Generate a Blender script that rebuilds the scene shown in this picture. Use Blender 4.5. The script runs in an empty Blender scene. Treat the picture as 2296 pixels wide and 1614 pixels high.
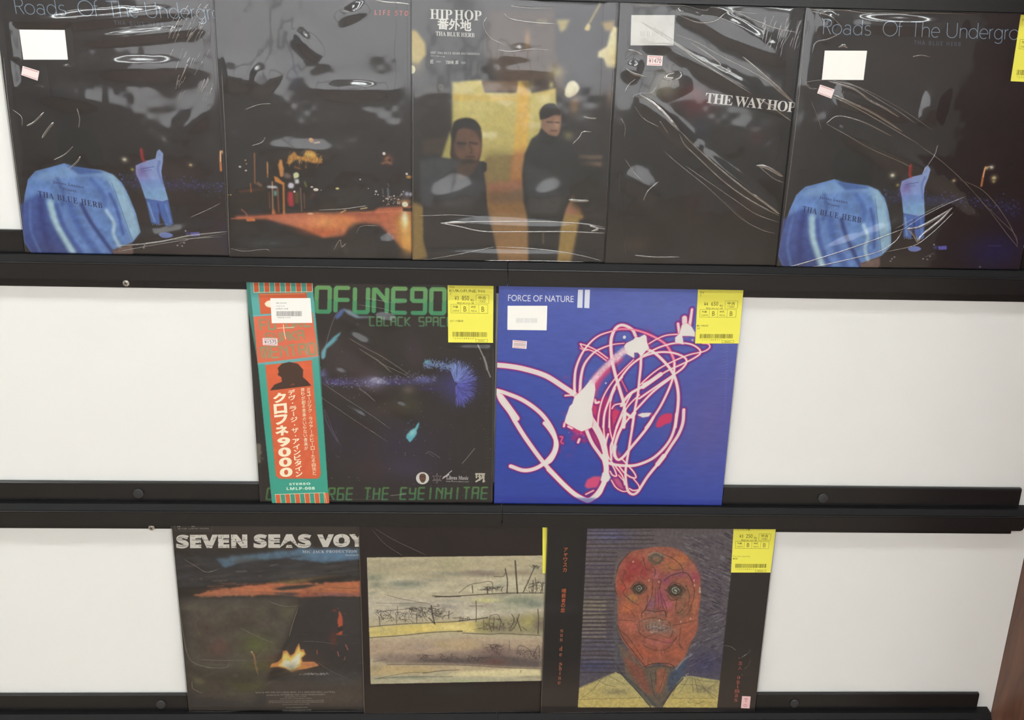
import bpy, bmesh, math, random
import numpy as np
from mathutils import Matrix, Vector
sc = bpy.context.scene
COL = sc.collection
MM = 0.001

# ---------------------------------------------------------------- camera
F_PX = 2581.1
CAM = np.array([-46.5438, -1395.6495, 410.5865])       # millimetres
YAW, PITCH, ROLL = -0.0397445, -0.3732116, -0.0251756
def rot_cam():
    cy, sy = np.cos(YAW), np.sin(YAW); cp, sp = np.cos(PITCH), np.sin(PITCH); cr, sr = np.cos(ROLL), np.sin(ROLL)
    Rz = np.array([[cy, -sy, 0], [sy, cy, 0], [0, 0, 1]]); Rx = np.array([[1, 0, 0], [0, cp, -sp], [0, sp, cp]])
    Ry = np.array([[cr, 0, sr], [0, 1, 0], [-sr, 0, cr]])
    return Rz @ Rx @ Ry
RC = rot_cam()
cam = bpy.data.objects.new('camera', bpy.data.cameras.new('camera')); COL.objects.link(cam)
cam.data.sensor_fit = 'HORIZONTAL'; cam.data.sensor_width = 36.0; cam.data.lens = 36.0 * F_PX / 2296
cam.data.clip_start = 0.01; cam.data.clip_end = 60
r_, f_, u_ = RC[:, 0], RC[:, 1], RC[:, 2]
cam.matrix_world = Matrix(((r_[0], u_[0], -f_[0], CAM[0] * MM), (r_[1], u_[1], -f_[1], CAM[1] * MM),
                           (r_[2], u_[2], -f_[2], CAM[2] * MM), (0, 0, 0, 1)))
sc.camera = cam

# ---------------------------------------------------------------- world, exposure
sc.view_settings.view_transform = 'Standard'; sc.view_settings.look = 'None'
sc.view_settings.gamma = 1.0; sc.view_settings.use_curve_mapping = False
sc.view_settings.exposure = 1.05
world = bpy.data.worlds.new('world'); sc.world = world; world.use_nodes = True
world.node_tree.nodes['Background'].inputs[0].default_value = (0.9, 0.95, 1.0, 1)
world.node_tree.nodes['Background'].inputs[1].default_value = 0.35
LAMP_POWER = 12.0
ADDED_WINDOW_POWER = 0.85

# ---------------------------------------------------------------- helpers
def lin(c):
    c = np.asarray(c, float) / 255.0
    return np.where(c <= 0.04045, c / 12.92, ((c + 0.055) / 1.055) ** 2.4)

def mat(name, col, rough=0.5, metal=0.0, spec=0.5, emit=None, power=0.0, noise=0.0, nscale=40.0, bump=0.0, coat=0.0):
    m = bpy.data.materials.new(name); m.use_nodes = True; nt = m.node_tree
    b = nt.nodes['Principled BSDF']; c = tuple(lin(col)) + (1,)
    b.inputs['Base Color'].default_value = c; b.inputs['Roughness'].default_value = rough
    b.inputs['Metallic'].default_value = metal; b.inputs['Specular IOR Level'].default_value = spec
    b.inputs['Coat Weight'].default_value = coat; b.inputs['Coat Roughness'].default_value = 0.12
    if emit is not None:
        b.inputs['Emission Color'].default_value = tuple(lin(emit)) + (1,); b.inputs['Emission Strength'].default_value = power
    if noise or bump:
        tc = nt.nodes.new('ShaderNodeTexCoord'); n = nt.nodes.new('ShaderNodeTexNoise')
        n.inputs['Scale'].default_value = nscale; n.inputs['Detail'].default_value = 6
        nt.links.new(tc.outputs['Object'], n.inputs['Vector'])
        if noise:
            mx = nt.nodes.new('ShaderNodeMix'); mx.data_type = 'RGBA'
            mx.inputs[6].default_value = tuple(x * (1 - noise) for x in c[:3]) + (1,)
            mx.inputs[7].default_value = tuple(min(1, x * (1 + noise)) for x in c[:3]) + (1,)
            nt.links.new(n.outputs['Fac'], mx.inputs[0]); nt.links.new(mx.outputs[2], b.inputs['Base Color'])
        if bump:
            bp = nt.nodes.new('ShaderNodeBump'); bp.inputs['Strength'].default_value = bump; bp.inputs['Distance'].default_value = 0.001
            nt.links.new(n.outputs['Fac'], bp.inputs['Height']); nt.links.new(bp.outputs[0], b.inputs['Normal'])
    return m

def wood(name, c1, c2):
    m = mat(name, c1, 0.45); nt = m.node_tree; b = nt.nodes['Principled BSDF']
    tc = nt.nodes.new('ShaderNodeTexCoord'); mp = nt.nodes.new('ShaderNodeMapping'); mp.inputs['Scale'].default_value = (6, 6, 1.2)
    n = nt.nodes.new('ShaderNodeTexNoise'); n.inputs['Scale'].default_value = 5; n.inputs['Detail'].default_value = 8
    n.inputs['Distortion'].default_value = 1.5
    cr = nt.nodes.new('ShaderNodeValToRGB'); cr.color_ramp.elements[0].position = 0.3; cr.color_ramp.elements[1].position = 0.7
    cr.color_ramp.elements[0].color = tuple(lin(c2)) + (1,); cr.color_ramp.elements[1].color = tuple(lin(c1)) + (1,)
    nt.links.new(tc.outputs['Object'], mp.inputs[0]); nt.links.new(mp.outputs[0], n.inputs['Vector'])
    nt.links.new(n.outputs['Fac'], cr.inputs[0]); nt.links.new(cr.outputs[0], b.inputs['Base Color'])
    return m

def film(name, rough, gain, ior=1.5, tint=(1, 1, 1)):
    """clear plastic film: see-through with the gloss of its two faces"""
    m = bpy.data.materials.new(name); m.use_nodes = True; nt = m.node_tree; nt.nodes.clear()
    out = nt.nodes.new('ShaderNodeOutputMaterial'); mx = nt.nodes.new('ShaderNodeMixShader')
    tr = nt.nodes.new('ShaderNodeBsdfTransparent'); gl = nt.nodes.new('ShaderNodeBsdfGlossy'); gl.inputs['Roughness'].default_value = rough
    tr.inputs['Color'].default_value = tuple(tint) + (1,)
    fr = nt.nodes.new('ShaderNodeFresnel'); fr.inputs['IOR'].default_value = ior
    mu = nt.nodes.new('ShaderNodeMath'); mu.operation = 'MULTIPLY'; mu.inputs[1].default_value = gain; mu.use_clamp = True
    nt.links.new(fr.outputs[0], mu.inputs[0]); nt.links.new(mu.outputs[0], mx.inputs[0])
    nt.links.new(tr.outputs[0], mx.inputs[1]); nt.links.new(gl.outputs[0], mx.inputs[2]); nt.links.new(mx.outputs[0], out.inputs[0])
    return m

def mesh_obj(name, verts, faces, material, parent=None, smooth=False, uvs=None, matrix=None):
    me = bpy.data.meshes.new(name); me.from_pydata([tuple(v) for v in verts], [], [tuple(f) for f in faces]); me.update()
    if uvs is not None:
        uvl = me.uv_layers.new(name='UVMap'); uvl.data.foreach_set('uv', np.asarray(uvs, np.float32).ravel())
    if smooth: me.polygons.foreach_set('use_smooth', [True] * len(me.polygons))
    for m in (material if isinstance(material, (list, tuple)) else [material]): me.materials.append(m)
    o = bpy.data.objects.new(name, me); COL.objects.link(o)
    if parent is not None: o.parent = parent
    if matrix is not None: o.matrix_world = matrix
    return o

def box_geo(x0, x1, y0, y1, z0, z1):
    v = [(x0, y0, z0), (x1, y0, z0), (x1, y1, z0), (x0, y1, z0), (x0, y0, z1), (x1, y0, z1), (x1, y1, z1), (x0, y1, z1)]
    f = [(0, 3, 2, 1), (4, 5, 6, 7), (0, 1, 5, 4), (1, 2, 6, 5), (2, 3, 7, 6), (3, 0, 4, 7)]
    return v, f

def box(name, x0, x1, y0, y1, z0, z1, material, parent=None, bevel=0.0):
    """box given in millimetres"""
    v, f = box_geo(x0 * MM, x1 * MM, y0 * MM, y1 * MM, z0 * MM, z1 * MM)
    o = mesh_obj(name, v, f, material, parent)
    if bevel:
        b = bmesh.new(); b.from_mesh(o.data); bmesh.ops.bevel(b, geom=b.edges[:], offset=bevel * MM, segments=2, affect='EDGES'); b.to_mesh(o.data); b.free()
    return o

def prism(name, prof, x0, x1, material, parent=None, xe=None):
    """profile in (y, z) millimetres swept along x; every face closed"""
    n = len(prof); v = [(x0 * MM, p[0] * MM, p[1] * MM) for p in prof] + [((x1) * MM, p[0] * MM, p[1] * MM) for p in prof]
    f = [(i, (i + 1) % n, n + (i + 1) % n, n + i) for i in range(n)] + [tuple(range(n - 1, -1, -1)), tuple(range(n, 2 * n))]
    o = mesh_obj(name, v, f, material, parent)
    b = bmesh.new(); b.from_mesh(o.data); bmesh.ops.recalc_face_normals(b, faces=b.faces[:]); b.to_mesh(o.data); b.free()
    return o

def tag(o, label, cat, group=None):
    o['label'] = label; o['category'] = cat
    if group: o['group'] = group
    return o
def empty(name, m):
    o = bpy.data.objects.new(name, None); COL.objects.link(o); o.empty_display_size = 0.05; o.matrix_world = m
    return o
def struct(o): o['kind'] = 'structure'; return o

# ---------------------------------------------------------------- materials of the setting
M_WHITE = mat('white_panel', (231, 229, 226), 0.55, noise=0.015, nscale=3)
M_BLACK = mat('black_rail', (25, 24, 25), 0.27, spec=0.5, noise=0.12, nscale=25, bump=0.05)
M_TRAY = mat('black_tray', (22, 21, 22), 0.62, spec=0.25, noise=0.1, nscale=25)
M_CAP = mat('black_cap', (50, 50, 51), 0.38)
M_STEEL = mat('steel', (200, 195, 185), 0.35, metal=0.8)
M_DARKSLOT = mat('slot', (40, 38, 36), 0.6)
M_WOOD = wood('brown_wood', (122, 80, 60), (84, 52, 38))
M_FLOOR = wood('floor_wood', (178, 158, 138), (146, 124, 104))
M_CEIL = mat('ceiling_white', (225, 225, 222), 0.8)
M_WALL = mat('shop_wall', (205, 202, 198), 0.8)
M_LAMP = mat('lamp_tube', (255, 255, 255), 0.5, emit=(242, 249, 249), power=LAMP_POWER)
M_ADDED_WIN = mat('added_window_light', (255, 255, 255), 0.5, emit=(248, 250, 255), power=ADDED_WINDOW_POWER)  # glow of the added window, meant for reflections in the plastic
M_DARK = mat('added_frame_dark', (40, 36, 34), 0.6)

# ---------------------------------------------------------------- setting
PITCHZ = [0.0, -343.24, -687.56]
struct(box('wall_back', -1500, 743, 0, 18, -1240, 900, M_WHITE))
struct(box('trim_1', 743.5, 768, -450, 18, -1240, 900, M_WOOD))
struct(box('floor', -3500, 3500, -6500, 60, -1300, -1240, M_FLOOR))
struct(box('ceiling', -3500, 3500, -6500, 60, 1350, 1400, M_CEIL))
struct(box('wall_left', -3560, -3500, -6500, 60, -1240, 1350, M_WALL))
struct(box('wall_right', 3500, 3560, -6500, 60, -1240, 1350, M_WALL))
struct(box('wall_front', -3560, 3560, -6560, -6500, -1240, 1350, M_WALL))
struct(box('wall_side', -3500, -1500, 0, 60, -1240, 1350, M_WALL))
struct(box('wall_side', 768, 3500, 0, 60, -1240, 1350, M_WALL))
struct(box('wall_top', -1500, 768, 0, 60, 900, 1350, M_WALL))
w = struct(box('added_window_1', -2400, 2400, -6499, -6490, -560, 1150, M_ADDED_WIN))  # unseen bright window added behind the camera for the plastic to reflect
for k in range(5):
    x = -2400 + k * 1200
    box('added_window_frame', x - 25, x + 25, -6490, -6470, -560, 1150, M_DARK, w)
def floor_lamp_rows():
    k = 0
    for yy in (-900, -2300, -3900, -5400):
        for xx in (-1900, 0, 1900):
            e = empty('ceiling_light', Matrix.Translation((xx * MM, yy * MM, 1.35)))
            tag(e, 'long fluorescent ceiling fitting above the shop floor, %s row, %s' % (('first', 'second', 'third', 'fourth')[k // 3], ('left', 'middle', 'right')[k % 3]), 'ceiling light', 'fluorescent ceiling fittings')
            h = box('housing', -620, 620, -110, 110, -35, -1, M_CEIL, e)
            for s in (-55, 55):
                box('tube', -600, 600, s - 18, s + 18, -62, -36, M_LAMP, e)
            k += 1
floor_lamp_rows()

# ---------------------------------------------------------------- rails
SLOPE = {(0, 'l'): -0.0023, (1, 'l'): 0.0016, (2, 'l'): 0.0018, (0, 'r'): -0.0042, (1, 'r'): -0.0027, (2, 'r'): 0.0010, (-1, 'r'): -0.0042, (-1, 'l'): -0.0023}
def floor_z(row, x):
    z = 343.4 if row < 0 else PITCHZ[row]
    return z + SLOPE[(row, 'l' if x < 0 else 'r')] * x
def disc(name, cx, cz, y0, y1, r, material, parent, n=28, dome=0.0):
    v = []; f = []
    rings = [(r, y0), (r, y1 + 0.25 * (y0 - y1)), (r * 0.9, y1)]
    for rr, yy in rings:
        v += [((cx + rr * math.cos(2 * math.pi * i / n)) * MM, yy * MM, (cz + rr * math.sin(2 * math.pi * i / n)) * MM) for i in range(n)]
    for k in range(2):
        f += [(k * n + i, k * n + (i + 1) % n, (k + 1) * n + (i + 1) % n, (k + 1) * n + i) for i in range(n)]
    v.append((cx * MM, (y1 - dome) * MM, cz * MM)); f += [(2 * n + i, 2 * n + (i + 1) % n, 3 * n) for i in range(n)]
    return mesh_obj(name, v, f, material, parent, smooth=False)
ROWN = {-1: 'topmost', 0: 'upper', 1: 'middle', 2: 'lowest'}
WHAT = {(-1, 'r'): 'above the dark plastic-wrapped sleeves at the top edge',
        (0, 'l'): 'under the top row, left length with steel screw', (0, 'r'): 'under the top row, right length',
        (1, 'l'): 'under the green-lettered sleeve, left length', (1, 'r'): 'under the blue sleeve, right length',
        (2, 'l'): 'along the bottom edge, left length under the campfire sleeve', (2, 'r'): 'along the bottom edge, right length under the painted face'}
for row in (-1, 0, 1, 2):
    for side in ('r' if row < 0 else 'lr'):
        x0, x1 = (-1450, -0.6) if side == 'l' else (0.6, 716)
        s = SLOPE[(row, side)]; z0 = 343.4 if row < 0 else PITCHZ[row]
        e = empty('record_rail', Matrix.Translation((0, 0, z0 * MM)) @ Matrix.Rotation(-math.atan(s), 4, 'Y'))
        tag(e, 'black record rail %s' % WHAT[(row, side)], 'rail', 'black record rails on the white wall')
        # back plate with a rounded top edge
        prism('back_plate', [(-0.2, 1), (-0.2, 27.2), (-1.6, 28.6), (-5.6, 28.6), (-7, 27.2), (-7, 1)], x0, x1, M_BLACK, e)
        xt = x1 + (19 if side == 'r' else 0)
        prism('tray', [(-0.2, 0.4), (-14.5, 0.4), (-20.2, -6.6), (-20.2, -9), (-14.5, -2.5), (-0.2, -2.5)], x0, xt, M_TRAY, e)
        # front lip, lower outer corner rounded
        xl = x1 + (5.5 if side == 'r' else 0)
        R = 5.0; pts = [(x0, -8.9), (xl, -8.9)] + ([(xl - R + R * math.cos(t), -28.5 + R - R * math.sin(t)) for t in np.linspace(0, math.pi / 2, 6)] if side == 'r' else [(xl, -28.5)]) + [(x0, -28.5)]
        n = len(pts)
        v = [(a * MM, -22.3 * MM, b * MM) for a, b in pts] + [(a * MM, -20.2 * MM, b * MM) for a, b in pts]
        f = [tuple(range(n)), tuple(range(2 * n - 1, n - 1, -1))] + [(i, n + i, n + (i + 1) % n, (i + 1) % n) for i in range(n)]
        lip = mesh_obj('front_lip', v, f, M_BLACK, e)
        b = bmesh.new(); b.from_mesh(lip.data); bmesh.ops.recalc_face_normals(b, faces=b.faces[:]); b.to_mesh(lip.data); b.free()
        # rounded bead along the top of the lip
        bead = [(-21.2 + 1.35 * math.cos(t), -8.0 + 1.35 * math.sin(t)) for t in np.linspace(0, 2 * math.pi, 10)[:-1]]
        prism('lip_bead', bead, x0, xl, M_BLACK, e)
        box('mounting_plate', x0, x1, -2.2, -0.2, -44.6, -2.6, M_BLACK, e, bevel=0.4)
        capx = -488.5 if side == 'l' else 440.3
        if row != 0: disc('screw_cap', capx, 12.5, -7, -9.2, 7.0, M_CAP, e, dome=0.6)
        if side == 'l':
            sc_o = disc('screw', -477.5, (-38.2 if row == 0 else -42.5), -2.2, -4.0, 4.2, M_STEEL, e, dome=0.7)
            zz = -38.2 if row == 0 else -42.5
            for a in (0.4, 0.4 + math.pi / 2):
                ca, sa = math.cos(a) * 2.4, math.sin(a) * 2.4; px, pz = -math.sin(a) * 0.45, math.cos(a) * 0.45
                vv = [((-477.5 + ca * i + px * j) * MM, y * MM, (zz + sa * i + pz * j) * MM) for y in (-4.2, -4.8) for i, j in ((-1, -1), (1, -1), (1, 1), (-1, 1))]
                mesh_obj('screw_slot', vv, [(0, 1, 2, 3), (7, 6, 5, 4), (0, 4, 5, 1), (1, 5, 6, 2), (2, 6, 7, 3), (3, 7, 4, 0)], M_DARKSLOT, sc_o)

# ---------------------------------------------------------------- record frames
class Rec:
    """one sleeve: local x = along its width, y = up its height, z = out of the cover; millimetres inside"""
    def __init__(s, key, row, bl_px, w, h, t=2.2, lift=0.0, lean=4.5, sunk=0.3):
        s.key, s.row, s.w, s.h, s.t = key, row, w, h, t
        a = math.asin(lift / w)
        yf = -7.6 - lift - t
        d = RC @ np.array([(bl_px[0] - 1148) / F_PX, 1, -(bl_px[1] - 807) / F_PX]); q = CAM + d * (yf - CAM[1]) / d[1]
        x = q[0]; sl = SLOPE[(row, 'l' if x + w / 2 < 0 else 'r')]; z = max(floor_z(row, x), floor_z(row, x + w) - sl * w, floor_z(row, 0) - sl * -x if x < 0 < x + w else -9999) + 0.65
        U = np.array([math.cos(a), math.sin(a), 0.0]); roll = SLOPE[(row, 'l' if x + w / 2 < 0 else 'r')]
        U = np.array([U[0], U[1], roll]); U /= np.linalg.norm(U)
        ln = math.asin(lean / h); V0 = np.array([0, math.sin(ln), math.cos(ln)]); V = V0 - U * (U @ V0); V /= np.linalg.norm(V)
        N = np.cross(U, V)
        s.O = np.array([x, -7.6 - lift, z]); s.U, s.V, s.N = U, V, N
        s.M = Matrix(((U[0], V[0], N[0], s.O[0] * MM), (U[1], V[1], N[1], s.O[1] * MM), (U[2], V[2], N[2], s.O[2] * MM), (0, 0, 0, 1)))
    def loc(s, pts, n=None):
        """photograph position -> (u, v) on the cover plane, by the camera's own geometry (used to measure the artwork)"""
        p = np.atleast_2d(np.asarray(pts, float)); n = s.t if n is None else n
        d = np.stack([(p[:, 0] - 1148) / F_PX, np.ones(len(p)), -(p[:, 1] - 807) / F_PX], 1) @ RC.T
        P0 = s.O + s.N * n; k = ((P0 - CAM) @ s.N) / (d @ s.N); q = CAM + d * k[:, None] - s.O
        return np.stack([q @ s.U, q @ s.V], 1)

RECS = {
    'r1': Rec('r1', 0, (57.5, 570), 314, 312.5, lift=0.0),
    'r2': Rec('r2', 0, (515, 578), 314, 312.5, lift=4.4),
    'r3': Rec('r3', 0, (924.5, 583), 314, 312.5, lift=4.4),
    'r4': Rec('r4', 0, (1356.5, 590), 314, 312.5, lift=4.4),
    'r5': Rec('r5', 0, (1742, 598), 313, 312.5, lift=4.4),
    'k': Rec('k', 1, (583, 1130), 314, 312.0, lift=0.0),
    'f': Rec('f', 1, (1107.5, 1133), 312, 312.0, lift=0.0),
    's': Rec('s', 2, (424, 1600), 314, 312.5, lift=0.0),
    'd': Rec('d', 2, (816, 1601), 314, 312.5, lift=4.4),
    'a': Rec('a', 2, (1212, 1601), 318, 314.0, lift=4.4),
}

# ---------------------------------------------------------------- painter for the printed covers
N = 1024
RNG = np.random.default_rng(7)
def fbm(n, cells, octaves=4, seed=0, ax=1.0):
    rg = np.random.default_rng(seed); out = np.zeros((n, n)); amp = 1.0; tot = 0
    for o in range(octaves):
        cx = max(2, int(cells * 2 ** o)); cy = max(2, int(cells * ax * 2 ** o)); g = rg.random((cy + 2, cx + 2))
        ys = np.linspace(0, cy, n, endpoint=False); xs = np.linspace(0, cx, n, endpoint=False)
        yi = ys.astype(int); xi = xs.astype(int); fy = ys - yi; fx = xs - xi
        fy = fy * fy * (3 - 2 * fy); fx = fx * fx * (3 - 2 * fx)
        a = g[yi][:, xi]; b = g[yi][:, xi + 1]; c = g[yi + 1][:, xi]; d = g[yi + 1][:, xi + 1]
        out += amp * ((a * (1 - fx) + b * fx) * (1 - fy)[:, None] + (c * (1 - fx) + d * fx) * fy[:, None]); tot += amp; amp *= 0.5
    return out / tot
def blur1(m, r):
    r = int(round(r))
    if r < 1: return m
    for ax in (0, 1):
        for _ in range(2):
            pw = [(0, 0), (0, 0)]; pw[ax] = (r + 1, r)
            c = np.cumsum(np.pad(m, pw, mode='constant'), axis=ax)
            n = m.shape[ax]
            m = (np.take(c, range(2 * r + 1, 2 * r + 1 + n), ax) - np.take(c, range(0, n), ax)) / (2 * r + 1)
    return m
def catmull(p, n=10):
    p = np.asarray(p, float)
    if len(p) < 3: return p
    q = np.vstack([2 * p[0] - p[1], p, 2 * p[-1] - p[-2]]); out = []
    for i in range(1, len(q) - 2):
        t = np.linspace(0, 1, n, endpoint=False)[:, None]; a, b, c, d = q[i - 1], q[i], q[i + 1], q[i + 2]
        out.append(0.5 * ((2 * b) + (-a + c) * t + (2 * a - 5 * b + 4 * c - d) * t ** 2 + (-a + 3 * b - 3 * c + d) * t ** 3))
    return np.vstack(out + [p[-1:]])

class Art:
    def __init__(s, key, crop, base):
        s.desat = 0.08; s.r = RECS[key]; s.c = crop; s.im = np.empty((N, N, 3)); s.im[:] = np.array(base) / 255.0
        m = s.m([[crop[0] * 0 + 400, 600], [500, 600]]); s.k = np.linalg.norm(m[1] - m[0]) / 100
    def m(s, pts):
        p = np.atleast_2d(np.asarray(pts, float)); ph = p / s.c[2] + np.array(s.c[:2])
        uv = s.r.loc(ph); return np.stack([uv[:, 0] / s.r.w * N, (1 - uv[:, 1] / s.r.h) * N], 1)
    def _put(s, x0, y0, mask, col):
        h, w = mask.shape; X0, Y0 = max(0, x0), max(0, y0); X1, Y1 = min(N, x0 + w), min(N, y0 + h)
        if X1 <= X0 or Y1 <= Y0: return
        mk = mask[Y0 - y0:Y1 - y0, X0 - x0:X1 - x0, None]; c = np.asarray(col, float) / 255.0
        if c.ndim == 3: c = c[Y0 - y0:Y1 - y0, X0 - x0:X1 - x0]
        sub = s.im[Y0:Y1, X0:X1]; sub += (c - sub) * mk
    def pmask(s, pts, b=1.0, smooth=False, rough=0.0, seed=1):
        q = s.m(pts)
        if smooth: q = catmull(np.vstack([q, q[:1]]), 8)
        pad = int(b * 4) + 3 + int(rough); x0, y0 = np.floor(q.min(0)).astype(int) - pad; x1, y1 = np.ceil(q.max(0)).astype(int) + pad
        x0, y0, x1, y1 = max(x0, -300), max(y0, -300), min(x1, N + 300), min(y1, N + 300)
        w, h = x1 - x0, y1 - y0
        if w <= 0 or h <= 0: return 0, 0, np.zeros((1, 1))
        ys = np.arange(h) + y0 + 0.5; cnt = np.zeros((h, w + 1))
        a = q; bq = np.roll(q, -1, 0)
        for (ax, ay), (bx, by) in zip(a, bq):
            if ay == by: continue
            lo, hi = (ay, by) if ay < by else (by, ay); sg = np.nonzero((ys > lo) & (ys <= hi))[0]
            if not len(sg): continue
            xs = ax + (ys[sg] - ay) * (bx - ax) / (by - ay) - x0
            xi = np.clip(np.round(xs).astype(int), 0, w); np.add.at(cnt, (sg, xi), 1)
        mk = (np.cumsum(cnt, 1)[:, :w] % 2)
        if rough:
            nz = fbm(max(w, h), max(3, max(w, h) / 14), 3, seed)[:h, :w]; mk = np.clip((blur1(mk, max(1, rough / 2)) - 0.5 + (nz - 0.5) * 1.6) * 5 + 0.5, 0, 1)
        return x0, y0, blur1(mk, b)
    def poly(s, pts, col, a=1.0, b=1.0, smooth=False, rough=0.0, seed=1, tex=0.0, texc=20, texax=1.0):
        x0, y0, mk = s.pmask(pts, b, smooth, rough, seed)
        if tex:
            n = max(mk.shape); nz = fbm(n, max(2, n / texc), 4, seed + 5, texax)[:mk.shape[0], :mk.shape[1]]
            col = np.asarray(col, float)[None, None] * (1 + (nz[..., None] - 0.5) * 2 * tex)
        s._put(x0, y0, mk * a, col)
    def grad(s, pts, c0, c1, p0, p1, a=1.0, b=1.0, smooth=False, tex=0.0):
        """fill whose colour runs from c0 at p0 to c1 at p1"""
        x0, y0, mk = s.pmask(pts, b, smooth); q0, q1 = s.m([p0, p1]); d = q1 - q0
        X, Y = np.meshgrid(np.arange(mk.shape[1]) + x0, np.arange(mk.shape[0]) + y0)
        t = np.clip(((X - q0[0]) * d[0] + (Y - q0[1]) * d[1]) / (d @ d), 0, 1)
        if tex: n = max(mk.shape); t = np.clip(t + (fbm(n, max(2, n / 30), 4, 3)[:mk.shape[0], :mk.shape[1]] - 0.5) * tex, 0, 1)
        s._put(x0, y0, mk * a, np.asarray(c0, float) * (1 - t[..., None]) + np.asarray(c1, float) * t[..., None])
    def line(s, pts, w, col, a=1.0, b=0.0, smooth=True, w2=None):
        q = s.m(pts)
        if smooth: q = catmull(q, 8)
        w = w * s.k; w2 = w if w2 is None else w2 * s.k; pad = int(max(w, w2) / 2 + b * 3 + 3)
        x0, y0 = np.floor(q.min(0)).astype(int) - pad; x1, y1 = np.ceil(q.max(0)).astype(int) + pad
        x0, y0, x1, y1 = max(x0, 0), max(y0, 0), min(x1, N), min(y1, N)
        if x1 <= x0 or y1 <= y0: return
        mk = np.zeros((y1 - y0, x1 - x0)); n = len(q) - 1
        for i in range(n):
            p0, p1 = q[i], q[i + 1]; ww = (w + (w2 - w) * (i + 0.5) / n) / 2
            bx0 = max(int(min(p0[0], p1[0]) - ww - 3), x0); bx1 = min(int(max(p0[0], p1[0]) + ww + 4), x1)
            by0 = max(int(min(p0[1], p1[1]) - ww - 3), y0); by1 = min(int(max(p0[1], p1[1]) + ww + 4), y1)
            if bx1 <= bx0 or by1 <= by0: continue
            X, Y = np.meshgrid(np.arange(bx0, bx1) + .5, np.arange(by0, by1) + .5); d = p1 - p0; L = d @ d + 1e-9
            t = np.clip(((X - p0[0]) * d[0] + (Y - p0[1]) * d[1]) / L, 0, 1)
            dist = np.hypot(X - p0[0] - t * d[0], Y - p0[1] - t * d[1])
            sub = mk[by0 - y0:by1 - y0, bx0 - x0:bx1 - x0]
            np.maximum(sub, np.clip(ww - dist + 0.5, 0, 1) * min(1, ww * 2), out=sub)
        if b: mk = blur1(mk, b)
        s._put(x0, y0, mk * a, col)
    def blob(s, c, rx, ry, col, a=1.0, rot=0.0, p=2.0):
        q = s.m([c])[0]; rx, ry = rx * s.k, ry * s.k; R = int(max(rx, ry) * 1.05) + 2; x0, y0 = int(q[0]) - R, int(q[1]) - R
        X, Y = np.meshgrid(np.arange(2 * R) + x0 - q[0], np.arange(2 * R) + y0 - q[1]); cs, sn = math.cos(rot), math.sin(rot)
        d = np.hypot((X * cs + Y * sn) / rx, (-X * sn + Y * cs) / ry)
        s._put(x0, y0, np.clip(1 - d, 0, 1) ** (1 / p) * a if p > 1 else np.clip((1 - d) * 6 * max(rx, ry) / 20, 0, 1) * a, col)
    def soft(s, c, rx, ry, col, a=1.0, rot=0.0):
        q = s.m([c])[0]; rx, ry = rx * s.k, ry * s.k; R = int(max(rx, ry) * 2.2) + 2; x0, y0 = int(q[0]) - R, int(q[1]) - R
        X, Y = np.meshgrid(np.arange(2 * R) + x0 - q[0], np.arange(2 * R) + y0 - q[1]); cs, sn = math.cos(rot), math.sin(rot)
        s._put(x0, y0, np.exp(-((X * cs + Y * sn) / rx) ** 2 - ((-X * sn + Y * cs) / ry) ** 2) * a, col)
    def noise(s, amt, cells=20, seed=1, ax=1.0, mul=True):
        nz = (fbm(N, cells, 5, seed, ax)[..., None] - 0.5) * 2 * amt
        s.im = s.im * (1 + nz) if mul else s.im + nz
    def speck(s, rect, n, cols, r=(1.5, 4), seed=1, a=(0.4, 1), asp=1.0):
        rg = random.Random(seed)
        for _ in range(n):
            s.blob((rg.uniform(rect[0], rect[2]), rg.uniform(rect[1], rect[3])), rg.uniform(*r), rg.uniform(*r) * asp, rg.choice(cols), rg.uniform(*a), rg.uniform(0, 3))
    def image(s, name):
        img = bpy.data.images.new(name, N, N, alpha=False); buf = np.ones((N, N, 4), np.float32)
        im = np.clip(s.im, 0, 1); im = im + .26 * im ** 1.5 * (1 - im); im = im * (1 - s.desat) + im.mean(2, keepdims=True) * s.desat
        buf[..., :3] = np.clip(im[::-1], 0, 1); img.pixels.foreach_set(buf.ravel()); img.update(); img.pack(); return img

def print_mat(name, img, rough=0.35, coat=0.0):
    m = bpy.data.materials.new(name); m.use_nodes = True; nt = m.node_tree; b = nt.nodes['Principled BSDF']
    t = nt.nodes.new('ShaderNodeTexImage'); t.image = img; t.interpolation = 'Linear'; t.extension = 'EXTEND'
    b.inputs['Roughness'].default_value = rough; b.inputs['Specular IOR Level'].default_value = 0.35
    nt.links.new(t.outputs[0], b.inputs['Base Color']); return m

# ---------------------------------------------------------------- the printed covers
C1, C2, C3, C4, C5 = (0, 0, 2.483), (480, 0, 2.602), (900, 0, 2.604), (1350, 0, 2.604), (1730, 0, 2.521)
CK, CF, CS, CD, CA = (530, 610, 2.935), (1090, 620, 2.988), (370, 1160, 3.554), (790, 1160, 3.554), (1200, 1160, 3.555)
def recrop(a, c):
    a.c = c; m = a.m([[500, 500], [600, 500]]); a.k = np.linalg.norm(m[1] - m[0]) / 100

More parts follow.
